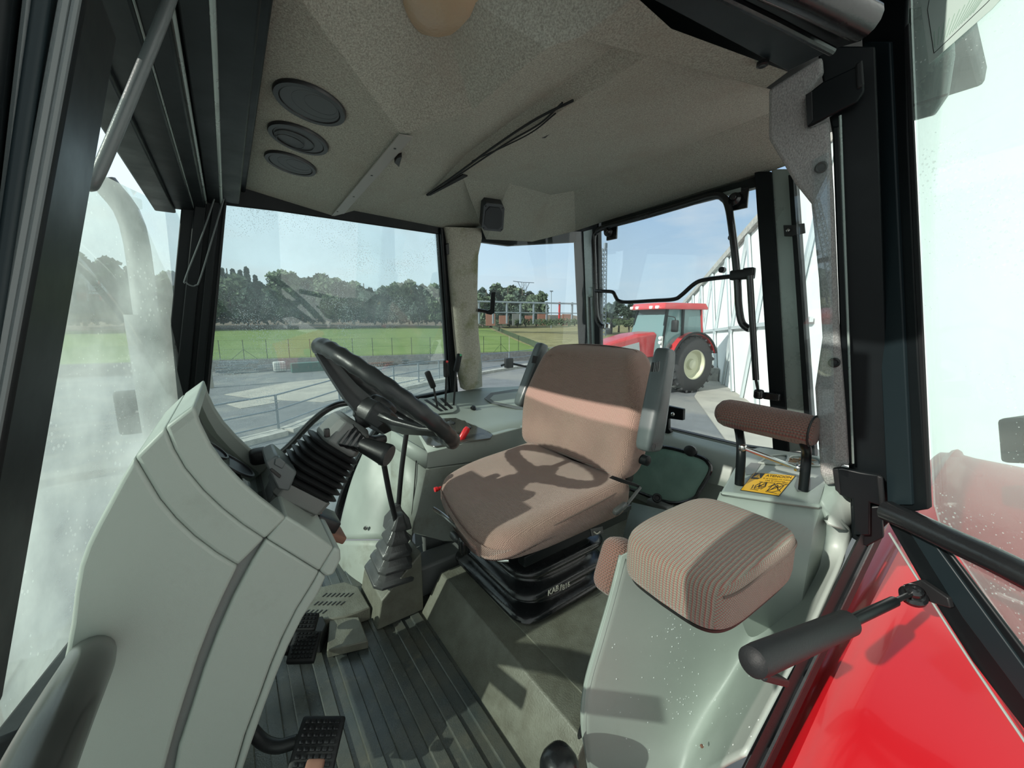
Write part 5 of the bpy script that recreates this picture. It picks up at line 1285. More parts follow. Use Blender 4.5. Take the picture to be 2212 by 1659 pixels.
layers = [(0.0, 0.94), (0.006, 0.985), (0.02, 1.0), (0.066, 1.0), (0.077, 0.992), (0.085, 0.972), (0.090, 0.935), (0.0925, 0.87), (0.095, 0.70), (0.0965, 0.45), (0.097, 0.2), (0.097, 0.02)]
def pc_(a, z, k):
    p = plan(a, hx*k, hy*k, 5.0 if k > 0.6 else 3.0)
    u, v = p.x/hx, p.y/hy
    # the outer near corner droops and the inner near corner is fuller
    zz = z-0.070-0.010*max(0, -u)**2*(1 if z > 0.06 else 0)
    return ccn+V((0, 0, -0.016))+Rc @ V((p.x*(1-0.04*max(0, v)), p.y, zz))
b.loft([[pc_(2*math.pi*i/NS, z, k) for i in range(NS)] for z, k in layers]); b.build('cushion', 'buddycloth', cu, ang=180)
b = M(); b.tube([pc_(math.radians(a), 0.072, 1.0) for a in range(-130, 50, 10)], 0.0022, 6, 3); b.build('piping', 'piping', cu)
b = M(); b.loft([[pc_(2*math.pi*i/NS, z, k) for i in range(NS)] for z, k in ((-0.008, 0.93), (0.0, 0.95))]); b.build('base_board', 'ink', cu)
# folded pad hanging at the inner side
b = M(); fpc = at(1323, 1230, y=0.50)
b.loft([[at(a, b_, y=y_) for a, b_ in pts_] for y_, pts_ in ((0.475, [(1340, 1195), (1318, 1180), (1302, 1205), (1302, 1250), (1322, 1285), (1335, 1240)]), (0.56, [(1336, 1175), (1318, 1168), (1306, 1190), (1306, 1228), (1322, 1262), (1334, 1220)]))])
b = M(); b.rbox(at(1331, 1222, y=0.505), (0.085, 0.07, 0.125), 0.03, 12, rot=eul(0, 0.38, 0)); tag(b.build('folded_pad', 'bolstercloth'), 'narrow folded cloth pad hanging at the inner side of the passenger console', 'pad')

# ================================================================== REAR WALL
rw = ats([(1290, 872), (1440, 926), (1610, 966), (1770, 990), (1790, 1200), (1300, 1260)], pl=(REAR[0]-V((0.002, 0, 0)), REAR[1]))
b = M(); b.prism(rw, (0.03, 0, 0)); b.build('wall_rear', 'panel', kind=S)
# shelf lip under the rear window and lower liner
b = M(); b.grid([ats([(1290, 876), (1440, 930), (1600, 970), (1770, 996)], pl=(REAR[0]-V((0.01, 0, 0)), REAR[1])), [at(1300, 900, x=1.50), at(1435, 950, x=1.50), at(1580, 990, x=1.50), at(1640, 1000, x=1.50)], [at(1310, 1000, x=1.46), at(1400, 1010, x=1.46), at(1560, 1050, x=1.46), at(1640, 1080, x=1.46)]])
b.build('trim_34', 'panel', kind=S, solid=0.004, ang=180)
# lower window, wet green glass in a dark rim
LW = plane3(at(1400, 960, x=1.44), at(1530, 1000, x=1.44), at(1440, 1080, x=1.40))
outl = [(1385, 968), (1440, 966), (1510, 985), (1532, 1000), (1536, 1018), (1515, 1055), (1498, 1078), (1450, 1086), (1380, 1062), (1330, 1040), (1330, 985)]
nl = LW[1] if LW[1].dot(CAM-LW[0]) > 0 else -LW[1]
b = M(); pts_ = [p+nl*0.006 for p in ats(outl, pl=LW)]; b.tube(pts_, 0.008, 8, 4, True); b.build('trim_35', 'gloss_rubber', kind=S)
b = M(); b.prism([p+nl*0.004 for p in ats(outl, pl=LW)], nl*0.003); b.build('window_6', 'glass_teal', kind=S)
b = M(); b.lathe(at(1494, 974, pl=LW)+nl*0.004, nl, [(0.022, 0), (0.021, 0.010), (0.012, 0.014), (0.0001, 0.014)], 24, 1.2); tag(b.build('window_stop', 'vent_rim'), 'dark oval stop above the green lower rear window', 'stop')
t = thing('window_lock', 'black round locking knob below the green lower rear window', 'lock', tuple(at(1419, 1076, x=1.36)))
b = M(); b.lathe(at(1419, 1076, x=1.36), (-0.7, -0.5, 0.5), [(0.018, -0.01), (0.019, 0.006), (0.016, 0.012), (0.012, 0.012), (0.009, 0.008), (0.0001, 0.009)], 24); b.build('knob', 'black_plastic', t)
b = M(); b.rbox(at(1425, 1090, x=1.38), (0.05, 0.10, 0.03), 0.01, 6); b.build('latch', 'recess', t)
# grey ledge between driver seat and deck
b = M(); b.grid([[at(1365, 1085, x=1.30), at(1420, 1098, x=1.28), at(1480, 1110, x=1.20), at(1600, 1120, x=1.10)], [at(1340, 1180, x=1.05), at(1380, 1190, x=1.0), at(1440, 1200, x=0.98), at(1560, 1220, x=0.95)]])
b.build('trim_36', 'panel_dirty', kind=S, solid=0.01)
# brackets behind the driver seat
t = thing('window_latch', 'black metal latch with a ball on the rear window behind the driver seat', 'latch', tuple(at(1462, 890, pl=REAR)))
b = M(); b.prism([p-V((0.03, 0, 0)) for p in ats([(1447, 874), (1484, 882), (1483, 906), (1452, 902), (1452, 924), (1458, 932), (1448, 936), (1436, 930), (1438, 890)], pl=REAR)], (0.02, 0, 0)); b.build('plate', 'frame', t, bevel=0.003)
b = M(); b.rbox(at(1464, 892, pl=REAR)-V((0.036, 0, 0)), (0.02, 0.02, 0.02), 0.0099, 6); b.build('ball', 'chrome', t)
t = thing('quarter_latch', 'black latch handle on the edge of the far quarter window', 'latch', tuple(at(1050, 668, pl=QFAR)))
pq = (QFAR[0]-V((0.01, 0.04, 0)), QFAR[1])
b = M(); b.tube(ats([(1032, 670), (1045, 672), (1060, 675)], pl=pq), 0.009, 8, 3); b.build('pivot', 'gloss_rubber', t)
b = M(); q = ats([(1060, 632), (1069, 631), (1067, 676), (1060, 680), (1050, 678), (1050, 672), (1058, 668)], pl=pq); b.prism(q, (-0.004, -0.012, 0)); b.build('handle', 'frame', t, bevel=0.002)

# ---- tube frame of the opening rear window
def rp_(pts, off=0.03): return [p-V((off, 0, 0)) for p in ats(pts, pl=REAR)]
wf = thing('window_tube_frame', 'bent black tube handle frame of the rear window', 'handle', tuple(at(1450, 650, pl=REAR)))
b = M(); b.tube(rp_([(1312, 706), (1304, 700), (1297, 680), (1294, 620), (1292, 560), (1291, 520), (1296, 504), (1318, 492), (1400, 470), (1480, 447), (1550, 427), (1572, 432), (1582, 450), (1590, 500), (1598, 570), (1602, 620), (1604, 660), (1610, 695), (1622, 708), (1628, 710)]), 0.0125, 12, 5); b.build('outer_tube', 'gloss_rubber', wf)
b = M(); b.tube(rp_([(1296, 629), (1320, 630), (1334, 632), (1340, 642), (1346, 650), (1365, 653), (1420, 650), (1465, 647), (1482, 638), (1510, 614), (1535, 605), (1600, 597)], 0.034), 0.0085, 10, 5); b.build('cross_tube', 'gloss_rubber', wf)
b = M(); b.lathe(rp_([(1320, 705)])[0], (0.3, 0.2, 0.8), [(0.014, -0.012), (0.014, 0.008), (0.008, 0.016), (0.0001, 0.017)], 14); b.build('end_boss', 'chrome', wf)
b = M(); b.rbox(rp_([(1606, 595)])[0], (0.03, 0.06, 0.035), 0.006, 5); b.rbox(rp_([(1626, 592)])[0], (0.03, 0.035, 0.04), 0.006, 5); b.build('clamp', 'black_plastic', wf)
b = M(); b.rbox(rp_([(1288, 632)])[0], (0.03, 0.03, 0.05), 0.006, 5); b.build('clamp', 'steel_grey', wf)
for (a, b_) in ((1318, 502), (1590, 432)):
    b = M(); c = rp_([(a, b_)], 0.01)[0]; b.lathe(c, (-1, -0.3, 0), [(0.022, -0.01), (0.022, 0.01), (0.010, 0.02), (0.010, 0.04)], 16); b.box(c+V((0.012, -0.01, 0)), (0.01, 0.06, 0.07)); b.build('window_hinge', 'gloss_rubber', wf, bevel=0.002)
for (a, b_) in ((1560, 583), (1581, 513)):
    b = M(); b.lathe(rp_([(a, b_)], 0.0)[0], (-1, 0, 0), [(0.011, -0.01), (0.011, 0.008), (0.008, 0.011), (0.0001, 0.011)], 18); tag(b.build('glass_bolt', 'black_plastic'), 'round black bolt head in the rear window glass, ' + ('lower of the two' if b_ > 550 else 'upper, beside the tube frame'), 'bolt')
gs_ = thing('window_gas_strut', 'black gas strut standing beside the rear window post', 'strut', tuple(at(1655, 855, pl=REAR)))
a0, a1, a2, a3 = rp_([(1633, 598), (1646, 818), (1650, 822), (1652, 848)], 0.05)
b = M(); b.tube([a0, a1], 0.0105, 12, 0); b.build('cylinder', 'gloss_rubber', gs_)
b = M(); b.tube([a1, a3], 0.005, 8, 0); b.build('rod', 'black_plastic', gs_)
b = M(); b.rbox(a3, (0.025, 0.03, 0.035), 0.009, 6); b.box(a3+V((0.02, -0.035, -0.005)), (0.02, 0.05, 0.025)); b.build('foot', 'gloss_rubber', gs_, bevel=0.003)

# ================================================================== RED WHEEL ARCH OUTSIDE THE NEAR DOOR
fd = thing('rear_fender', 'glossy red rear fender outside the door sill', 'fender', (1.2, -0.1, 0.2))
FZ = [(0.3, 0.02), (0.6, 0.125), (0.78, 0.177), (1.06, 0.247), (1.575, 0.315), (2.0, 0.375), (2.4, 0.40), (2.8, 0.36), (3.1, 0.2)]
fcur = catmull([V((a, 0, c_)) for a, c_ in FZ], 8)
prof = [(0.235, -0.10), (0.225, -0.02), (0.215, -0.004), (0.195, 0.0), (0.185, 0.004), (0.178, 0.018), (0.165, 0.026), (0.152, 0.018), (0.145, 0.003), (0.11, -0.002), (0.0, -0.004), (-0.12, -0.008), (-0.24, -0.02), (-0.32, -0.05), (-0.37, -0.10), (-0.39, -0.2)]
b = M(); b.grid([[V((p.x, y_, p.z+dz)) for p in fcur] for y_, dz in prof]); b.build('skin', 'red', fd, ang=60, solid=0.003)
fl = thing('fender_lamp', 'dark lamp block on the red fender seen through the wet door glass', 'lamp')
b = M(); pf = (DOOR[0]-nd*0.5, nd); b.prism(ats([(2150, 905), (2250, 900), (2260, 1005), (2158, 1000)], pl=pf), nd*-0.08); b.build('housing', 'rubber', fl, bevel=0.01)
# ================================================================== OUTDOORS
GZ = -1.25
YZ = -3.9                                  # the yard beyond the railing lies lower
RF = [(400, 990), (500, 962), (603, 936), (735, 882), (852, 843), (905, 831), (949, 823), (1040, 806), (1100, 796), (1160, 786), (1220, 777), (1270, 770)]
feet = ats(RF, z=GZ)
ed = [feet[0]+(feet[0]-feet[1])*30]+feet+[feet[-1]+(feet[-1]-feet[-2])*6]
b = M()
ring_ = [V((p.x-0.05, p.y+0.3, GZ)) for p in ed]+[V((260, 60, GZ)), V((260, -60, GZ)), V((-160, -60, GZ))]
b.prism(ring_, (0, 0, -0.6)); b.build('ground', 'asphalt', smooth=False, kind=S)
b = M(); b.add([(-160, 3, YZ), (120, 3, YZ), (120, 70, YZ), (-160, 70, YZ)], [[0, 1, 2, 3]]); b.build('yard', 'asphalt', smooth=False, kind=S)
def gpoly(pts, z, name, m, th=0.02):
    b = M(); b.prism(ats(pts, z=z), (0, 0, -th)); return b.build(name, m, smooth=False, kind=S)
gpoly([(485, 852), (620, 826), (760, 812), (925, 815), (905, 828), (700, 868), (560, 862)], YZ+0.02, 'concrete_slab', 'concrete')
gpoly([(480, 870), (555, 860), (605, 868), (520, 882)], YZ+0.022, 'concrete_slab', 'concrete')
gpoly([(1520, 822), (1545, 820), (1610, 860), (1760, 1000), (1605, 1000), (1500, 856)], GZ+0.02, 'concrete_slab', 'concrete')
# kerb below the railing, following its feet
kb = M()
for p, q in zip(feet, feet[1:]):
    d = (q-p).normalized(); n = V((d.y, -d.x, 0)); kb.prism([p-n*0.02, q-n*0.02, q+n*0.32, p+n*0.32], (0, 0, 0.10))
kb.build('kerb', 'curb', smooth=False, kind=S)
rl = thing('railing', 'long galvanised two-rail railing standing on the kerb across the yard', 'railing', tuple(feet[2]))
for i in range(len(feet)):
    if i in (1,): continue
    p = feet[i]; b = M(); b.box(p+V((0, 0, 0.4)), (0.045, 0.045, 0.8)); b.build('post', 'galv', rl)
for h in (0.79, 0.49, 0.2):
    b = M(); b.tube([p+V((0, 0, h)) for p in feet], 0.017, 6, 0); b.build('rail', 'galv', rl)
# retaining wall and green field
WA, WB = at(480, 803, z=YZ), at(940, 786, z=YZ)
wd_ = (WB-WA).normalized(); wn_ = V((-wd_.y, wd_.x, 0))
W0, W1 = WA-wd_*60, WB+wd_*14
ZT = -2.78
b = M(); b.prism([W0, W1, W1+wn_*0.4, W0+wn_*0.4], (0, 0, ZT-YZ)); b.build('wall_yard', 'wallstone', kind=S)
FIELD = plane3((W0.x, W0.y, ZT+0.01), (W1.x, W1.y, ZT+0.01), at(700, 708, y=125))
def field(x0, x1, y0, y1, z0, z1, name, m, nx=40, ny=16, amp=0.0, kind=S):
    b = M(); rows = []
    for j in range(ny+1):
        t = j/ny; y = y0+(y1-y0)*t
        rows.append([V((x0+(x1-x0)*i/nx, y, z0+(z1-z0)*t+amp*(noise.noise(V((i*0.7, j*0.9, 3.0)))))) for i in range(nx+1)])
    b.grid(rows); return b.build(name, m, kind=kind)
def strip(name, m, px0, px1, n, top, bot, pl, lift=0.0, amp=0.0, rows=10):
    b = M(); rr = []
    for j in range(rows+1):
        r_ = []
        for i in range(n+1):
            f = i/n; a_ = bot(f); c_ = top(f); p = a_.lerp(c_, j/rows); p.z += lift+amp*noise.noise(V((i*0.9, j*1.3, 2)))
            r_.append(p)
        rr.append(r_)
    b.grid(rr); return b.build(name, m, kind=S)
fe0, fe1 = W0+wn_*0.3, WB+wd_*45+wn_*0.3
FY = 125
def onfield(px_, py_, lift=0.0): 
    p = at(px_, py_, pl=FIELD); p.z += lift; return p
t0_, t1_ = V((-110, FY, 0)), V((95, FY, 0))
def fieldz(x, y):
    n = FIELD[1]; return FIELD[0].z-((x-FIELD[0].x)*n.x+(y-FIELD[0].y)*n.y)/n.z
t0_.z = fieldz(t0_.x, t0_.y); t1_.z = fieldz(t1_.x, t1_.y)
def zf(p): return V((p.x, p.y, fieldz(p.x, p.y)))
strip('field', 'grass', 0, 0, 30, lambda f: t0_.lerp(t1_, f), lambda f: zf(fe0.lerp(fe1, f)), None)
strip('field', 'soil', 0, 0, 30, lambda f: V((-200+f*460, 260, 6.4)), lambda f: V((-130+f*300, FY-1, t0_.z-0.1)), None, 0, 0.15)
b = M(); b.prism([onfield(a, c_, 0.06) for a, c_ in ((1050, 702), (1062, 712), (1090, 724), (1125, 740), (1160, 752), (1200, 757), (1330, 762), (1560, 720), (1500, 702), (1250, 700.5))], (0, 0, -0.05)); b.build('field', 'stubble', kind=S)
def leafmesh(n, sx, sy, sz, size, seed, shape='blob'):
    rnd = random.Random(seed); b = M()
    lobes = [(V((rnd.uniform(-.55, .55)*sx, rnd.uniform(-.55, .55)*sy, rnd.uniform(.1, .9)*sz)), rnd.uniform(0.25, 0.5)*min(sx, sz)) for _ in range(9)]
    for i in range(n):
        if shape == 'cone':
            h = rnd.random()**1.3; a = rnd.random()*6.283; tier = 0.75+0.25*math.cos(h*40); r_ = sx*(1-h)*tier*math.sqrt(rnd.random())
            p = V((math.cos(a)*r_, math.sin(a)*r_, h*sz))
        elif shape == 'hedge':
            p = V((rnd.uniform(-sx, sx), rnd.uniform(-sy, sy), sz*math.sqrt(rnd.random())*(0.75+0.25*math.sin(i*0.13))))
        else:
            c, r_ = lobes[rnd.randrange(9)]; d = V((rnd.gauss(0, 1), rnd.gauss(0, 1), rnd.gauss(0, 1))).normalized(); p = c+d*r_*(rnd.random()**0.4)
        u = V((rnd.gauss(0, 1), rnd.gauss(0, 1), rnd.gauss(0, 1))).normalized(); w = u.orthogonal().normalized(); s_ = size*rnd.uniform(0.6, 1.4)
        b.add([p-u*s_-w*s_*.6, p+u*s_-w*s_*.5, p+u*s_*.9+w*s_*.7, p-u*s_*.7+w*s_*.6], [[0, 1, 2, 3]])
    return b
def make_tree(name, label, crown, trunk_h, trunk_r, m, group, lean=0.0):
    t = thing(name, label, 'tree', (0, 0, 0), group)
    b = M(); b.tube([(0, 0, -0.5), (lean, 0, trunk_h*0.6), (lean*1.3, 0.1, trunk_h)], lambda k: trunk_r*(1-0.5*k), 7, 3); b.build('trunk', 'bark', t)
    for v in crown.v: v.z += trunk_h*0.45
    o = crown.build('crown', m, t, smooth=False)
    return t
GT = 'woodland trees beyond the fields'
kinds = [
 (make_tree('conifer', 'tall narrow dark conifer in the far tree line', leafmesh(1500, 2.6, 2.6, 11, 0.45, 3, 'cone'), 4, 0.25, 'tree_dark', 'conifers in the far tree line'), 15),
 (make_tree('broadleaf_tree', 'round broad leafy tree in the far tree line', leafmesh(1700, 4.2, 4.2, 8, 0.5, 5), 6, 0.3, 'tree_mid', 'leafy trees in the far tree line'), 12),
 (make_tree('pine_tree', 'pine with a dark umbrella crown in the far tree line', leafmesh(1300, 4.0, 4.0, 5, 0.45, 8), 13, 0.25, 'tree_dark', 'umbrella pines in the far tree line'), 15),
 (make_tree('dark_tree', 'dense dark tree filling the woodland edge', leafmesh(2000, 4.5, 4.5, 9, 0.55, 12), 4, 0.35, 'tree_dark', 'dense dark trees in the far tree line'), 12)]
used = set()
def put_tree(k, px_, dist, top_py, zbase=None):
    """stand a tree so its top reaches the skyline the photo shows"""
    root, h0 = kinds[k]
    d = ray(px_, 640); d = V((d.x, d.y, 0)).normalized(); p = CAM+d*dist
    zb = zbase if zbase is not None else (max(-0.5, 5.2*min(1, max(0, (p.y-92)/93))-0.5))
    r_ = ray(px_, top_py); ztop = CAM.z+dist*r_.z/math.hypot(r_.x, r_.y)
    s_ = max(0.25, (ztop-zb)/h0)
    t = root if k not in used else copy_tree(root)
    used.add(k)
    t.location = (p.x, p.y, zb-0.4); t.scale = (s_*1.0, s_*1.0, s_); t.rotation_euler = (0, 0, random.random()*6.28)
    return t
sky = [(60, 500), (120, 505), (180, 530), (220, 545), (300, 560), (340, 580), (440, 570), (475, 562), (500, 555), (520, 572), (540, 563), (565, 590), (600, 583), (625, 578), (650, 584), (690, 586), (720, 592), (760, 596), (785, 587), (800, 605), (830, 600), (850, 603), (870, 598), (890, 606), (920, 602), (940, 610), (955, 612), (1000, 612), (1045, 604), (1075, 603), (1095, 610), (1115, 608), (1135, 612), (1160, 630)]
def skyy(px_):
    for (a, ya), (c_, yc) in zip(sky, sky[1:]):
        if a <= px_ <= c_: return ya+(yc-ya)*(px_-a)/(c_-a)
    return 612
px_ = 40
i = 0
while px_ < 1165:
    left = px_ < 440
    k = 0 if (470 < px_ < 560 and random.random() < 0.75) or (left and random.random() < 0.5) else random.choice((1, 2, 3, 1, 3))
    put_tree(k, px_, random.uniform(128, 150), skyy(px_)+random.uniform(-6, 9))
    px_ += random.uniform(11, 17); i += 1
px_ = 30
while px_ < 1150:
    put_tree(random.choice((1, 3, 3)), px_, random.uniform(118, 126), skyy(px_)+random.uniform(18, 48))
    px_ += random.uniform(17, 26)
for px_, d_, ty in ((1315, 95, 640), (1340, 95, 632), (1362, 90, 640), (1395, 120, 655), (1390, 95, 648), (1425, 120, 650), (1300, 90, 655)):
    t = put_tree(random.choice((1, 3)), px_, d_, ty, -0.9)
    t['label'] = 'dark bushy tree behind the parked tractor, seen in the rear window'; t['group'] = 'bushy trees behind the parked tractor'
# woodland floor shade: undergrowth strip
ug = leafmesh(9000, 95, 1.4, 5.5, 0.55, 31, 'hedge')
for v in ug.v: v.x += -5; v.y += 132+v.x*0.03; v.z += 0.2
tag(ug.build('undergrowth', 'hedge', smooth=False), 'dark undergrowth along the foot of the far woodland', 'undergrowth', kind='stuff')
hd = leafmesh(5000, 40, 0.8, 1.5, 0.22, 33, 'hedge')
for v in hd.v:
    f = (v.x+40)/80; q = at(1000, 703, y=90).lerp(at(1420, 703, y=45), f); v.x = q.x; v.y += q.y; v.z += q.z
tag(hd.build('hedge', 'hedge', smooth=False), 'long low hedge between the stubble field and the brown field', 'hedge', kind='stuff')
h2 = leafmesh(2600, 1, 0.6, 0.9, 0.16, 35, 'hedge')
pa, pb_ = onfield(1052, 704), onfield(1160, 753)
for v in h2.v:
    f = (v.x+1)/2; q = pa.lerp(pb_, f); v.x = q.x+v.y*0.6; v.y = q.y+v.y; v.z += q.z-0.1
tag(h2.build('weeds', 'hedge', smooth=False), 'strip of weeds between the green field and the stubble', 'weeds', kind='stuff')
# wire fence on the retaining wall
fn = thing('wire_fence', 'dark wire fence with thin posts along the edge of the green field', 'fence', (WA.x, WA.y, ZT))
WPL = (WA+wn_*0.2, wn_)
fp = []
for px_, y0_, y1_ in ((476, 731, 777), (528, 731, 777), (578, 731, 776), (626, 731, 775), (672, 731, 775), (718, 731, 774), (763, 730, 773), (806, 730, 772), (848, 730, 771), (890, 730, 770), (930, 729, 769), (1045, 727, 768), (1082, 724, 764), (1100, 734, 762), (1120, 726, 760), (425, 731, 777), (370, 731, 777), (315, 731, 777)):
    p = at(px_, y1_, pl=WPL); p.z = ZT; fp.append((px_, p))
    b = M(); b.tube([p, p+V((0, 0, 1.95))], 0.03, 6, 0); b.build('post', 'rubber' if px_ != 1100 else 'concrete', fn)
    if px_ in (528, 1082):
        for s_ in (-1, 1):
            b = M(); b.tube([p+V((0, 0, 1.0)), p+V((s_*1.1, 0, 0.0))], 0.02, 5, 0); b.build('brace', 'hedge', fn)
fp = sorted(fp, key=lambda q_: q_[0])
for h in (0.1, 1.0, 1.9):
    b = M(); b.tube([p+V((0, 0, h)) for _, p in fp], 0.007, 4, 0); b.build('wire', 'hedge', fn)
# tank and scrap at the foot of the wall
def onground(px_, py_, z=YZ): return at(px_, py_, z=z)
p = onground(606, 804); 
ib = thing('liquid_tank', 'white caged liquid tank standing by the yard wall', 'tank', tuple(p))
b = M(); b.rbox(p+V((0, 0.5, 0.52)), (1.0, 1.0, 0.9), 0.06, 5); b.build('bottle', 'white', ib)
b = M()
for i in range(6):
    for s_ in (0,): b.beam(p+V((-0.5+i*0.2, -0.02, 0.02)), p+V((-0.5+i*0.2, -0.02, 1.0)), 0.025, 0.025, (0, 1, 0))
for i in range(5): b.beam(p+V((-0.52, -0.02, 0.1+i*0.22)), p+V((0.52, -0.02, 0.1+i*0.22)), 0.025, 0.025, (0, 1, 0))
b.build('cage', 'galv', ib)
tag(M().box(onground(655, 803)+V((1.0, 0.0, 0.45)), (4.0, 0.9, 0.9)).build('green_container', 'pipe_green', bevel=0.03), 'dark green open container right of the white tank', 'container')
def stack(px_, py_, n, L, m, label, name, h=0.3):
    p = onground(px_, py_); t = thing(name, label, 'scrap', tuple(p))
    for i in range(n):
        b = M(); c_ = p+V((random.uniform(-.4, .4), 0.3+random.uniform(-.3, .3), 0.1+i*h*0.5)); b.box(c_, (L*random.uniform(.7, 1), 0.25, 0.08), rotz(random.uniform(-.15, .15)) @ Matrix.Rotation(random.uniform(-.08, .08), 3, 'Y')); b.build('piece', m, t)
stack(510, 808, 8, 3.2, 'galv', 'heap of grey metal sections left of the white tank', 'metal_heap')
stack(570, 802, 4, 1.6, 'galv', 'small pile of grey sections beside the white tank', 'metal_heap')
stack(500, 800, 5, 2.5, 'rust', 'rusty scrap behind the heap of grey sections', 'rusty_heap')
stack(820, 792, 3, 4.0, 'rust', 'long reddish beams lying by the yard wall', 'beam_pile')
stack(900, 788, 4, 3.5, 'galv', 'long bluish beams lying beside the reddish ones', 'beam_pile')
p = onground(800, 785); t = thing('steel_rack', 'low galvanised rack of long bars against the yard wall', 'rack', tuple(p))
for h in (0.3, 0.55):
    b = M(); b.beam(p+V((0, 0.3, h)), p+V((8.5, 0.3, h)), 0.05, 0.05); b.build('bar', 'galv', t)
for i in range(3): b = M(); b.box(p+V((0.2+i*3.8, 0.3, 0.35)), (0.08, 0.08, 0.9)); b.build('upright', 'galv', t)
# concrete post at far left
b = M(); p = onground(455, 838); b.box(p+V((0, 0, 1.3)), (0.4, 0.4, 2.6)); tag(b.build('concrete_post', 'concrete', bevel=0.02), 'pale concrete post at the left edge of the yard', 'post')
# unfinished building: columns, beams and brick bays
pb0, pb1 = at(1025, 668, z=0.2), None
r0, r1 = ray(1035, 680), ray(1262, 680)
D0, D1 = 88.0, 96.0
q0 = CAM+V((r0.x, r0.y, 0)).normalized()*D0; q1 = CAM+V((r1.x, r1.y, 0)).normalized()*D1
q0.z = q1.z = 0.4
fb = thing('unfinished_building', 'long unfinished building with pale columns and roof beam beyond the stubble field', 'building', tuple(q0))
dd = (q1-q0); 
b = M(); b.beam(q0+V((0, 0, 5.0))-dd*0.2, q1+V((0, 0, 4.6))+dd*0.1, 0.5, 0.35); b.build('roof_beam', 'galv', fb)
b = M(); b.beam(q0+V((0, 0, 2.6))-dd*0.2, q1+V((0, 0, 2.4))+dd*0.1, 0.3, 0.2); b.build('middle_beam', 'galv', fb)
for i in range(9):
    t_ = i/8.0; p = q0+dd*t_; b = M(); b.box(p+V((0, 0, 2.5)), (0.35, 0.35, 5.0)); b.build('column', 'galv' if i != 6 else 'red_far', fb)
for i in range(8):
    if i in (0,): continue
    p = q0+dd*((i+0.5)/8.0)+V((0, 4, 0.9)); b = M(); b.box(p, (dd.length/8*0.7, 0.3, 2.0+0.8*(i % 2)), rotz(math.atan2(dd.y, dd.x))); b.build('brick_bay', 'brick' if i % 3 else 'recess', fb)
# pylon, poles and mast
def lattice(base, h, w, name, label, cat, m='galv', arms=0, n=12):
    t = thing(name, label, cat, tuple(base)); b = M(); r_ = 0.026*h**0.5
    for i in range(n):
        z0_, z1_ = h*i/n, h*(i+1)/n; w0_, w1_ = w*(1-0.5*i/n), w*(1-0.5*(i+1)/n)
        c0_ = [base+V((sx*w0_/2, sy*w0_/2, z0_)) for sx, sy in ((-1,-1),(1,-1),(1,1),(-1,1))]; c1_ = [base+V((sx*w1_/2, sy*w1_/2, z1_)) for sx, sy in ((-1,-1),(1,-1),(1,1),(-1,1))]
        for k in range(4):
            b.tube([c0_[k], c1_[k]], r_, 4, 0); b.tube([c0_[k], c1_[(k+1) % 4]], r_*0.6, 4, 0)
    b.build('lattice', m, t)
    if arms:
        for s_ in (-1, 1):
            b = M(); b.tube([base+V((0, 0, h*0.72)), base+V((s_*w*1.1, 0, h))], r_*1.5, 4, 0); b.tube([base+V((0, 0, h)), base+V((s_*w*2.0, 0, h*1.01))], r_*1.5, 4, 0); b.build('arm', m, t)
    return t
def far(px_, py_, dist):
    r_ = ray(px_, py_); return CAM+r_*(dist/math.hypot(r_.x, r_.y))
p = far(1131, 690, 210); tp_ = far(1131, 610, 210); lattice(V((p.x, p.y, p.z-2)), tp_.z-p.z+2, 3.5, 'power_pylon', 'grey electricity pylon on the skyline behind the unfinished building', 'pylon', arms=1, n=8)
p = far(1300, 700, 60); tp_ = far(1304, 536, 60); m_ = lattice(V((p.x, p.y, GZ)), tp_.z-GZ, 0.9, 'lattice_mast', 'thin lattice mast with lamps seen left in the rear window', 'mast', n=22)
b = M(); b.box(tp_+V((0.4, 0, 0.3)), (0.5, 0.3, 0.9)); b.build('lamp_head', 'galv', m_)
for px_, top, lb in ((1191, 629, 'lamp pole standing on the skyline above the unfinished building'),):
    p = far(px_, 690, 120); tp_ = far(px_, top, 120); p = V((p.x, p.y, -3.0)); b = M(); b.tube([p, tp_], 0.12, 5, 0); b.box(tp_, (1.2, 0.3, 0.3)); tag(b.build('lamp_pole', 'galv'), lb, 'pole')
# ---- white membrane hall with lattice braces
hw = thing('membrane_hall', 'huge white membrane hall with slanting grey braces behind the rear window', 'building', (8, 3, GZ))
HB = at(1600, 856, z=GZ); hd_ = V((0.80, 0.60, 0)).normalized(); hn = V((-hd_.y, hd_.x, 0))
HP = (HB, hn)
base_l = at(1505, 812, pl=HP); 
def hp(px_, py_): return at(px_, py_, pl=HP)
L0 = hp(1494, 700); 
far_end = HB+hd_*26; near_end = HB-hd_*14.5
# roof edge heights taken along the plane
rt1 = hp(1500, 633); rt2 = hp(1639, 478)
def topz(p):
    t1 = (rt1-HB).dot(hd_); t2 = (rt2-HB).dot(hd_); t_ = (p-HB).dot(hd_); z1, z2 = rt1.z, rt2.z
    if t_ > t2: return z2+(z1-z2)*(t_-t2)/(t1-t2)
    return z2+0.6*min(1, (t2-t_)/6)
N_ = 16; lo_ = []; hi_ = []
for i in range(N_+1):
    p = near_end.lerp(far_end, i/N_); lo_.append(V((p.x, p.y, GZ))); hi_.append(V((p.x, p.y, max(1.5, topz(p)))))
b = M()
for i in range(N_):
    b.prism([lo_[i], lo_[i+1], hi_[i+1], hi_[i]], -hn*0.25 if hn.dot(CAM-HB) > 0 else hn*0.25)
b.build('wall_skin', 'membrane', hw)
hs = hn if hn.dot(CAM-HB) > 0 else -hn
b = M()
for i in range(N_): b.beam(hi_[i]+hs*0.02, hi_[i+1]+hs*0.02, 0.22, 0.22)
b.build('roof_edge', 'curb', hw)
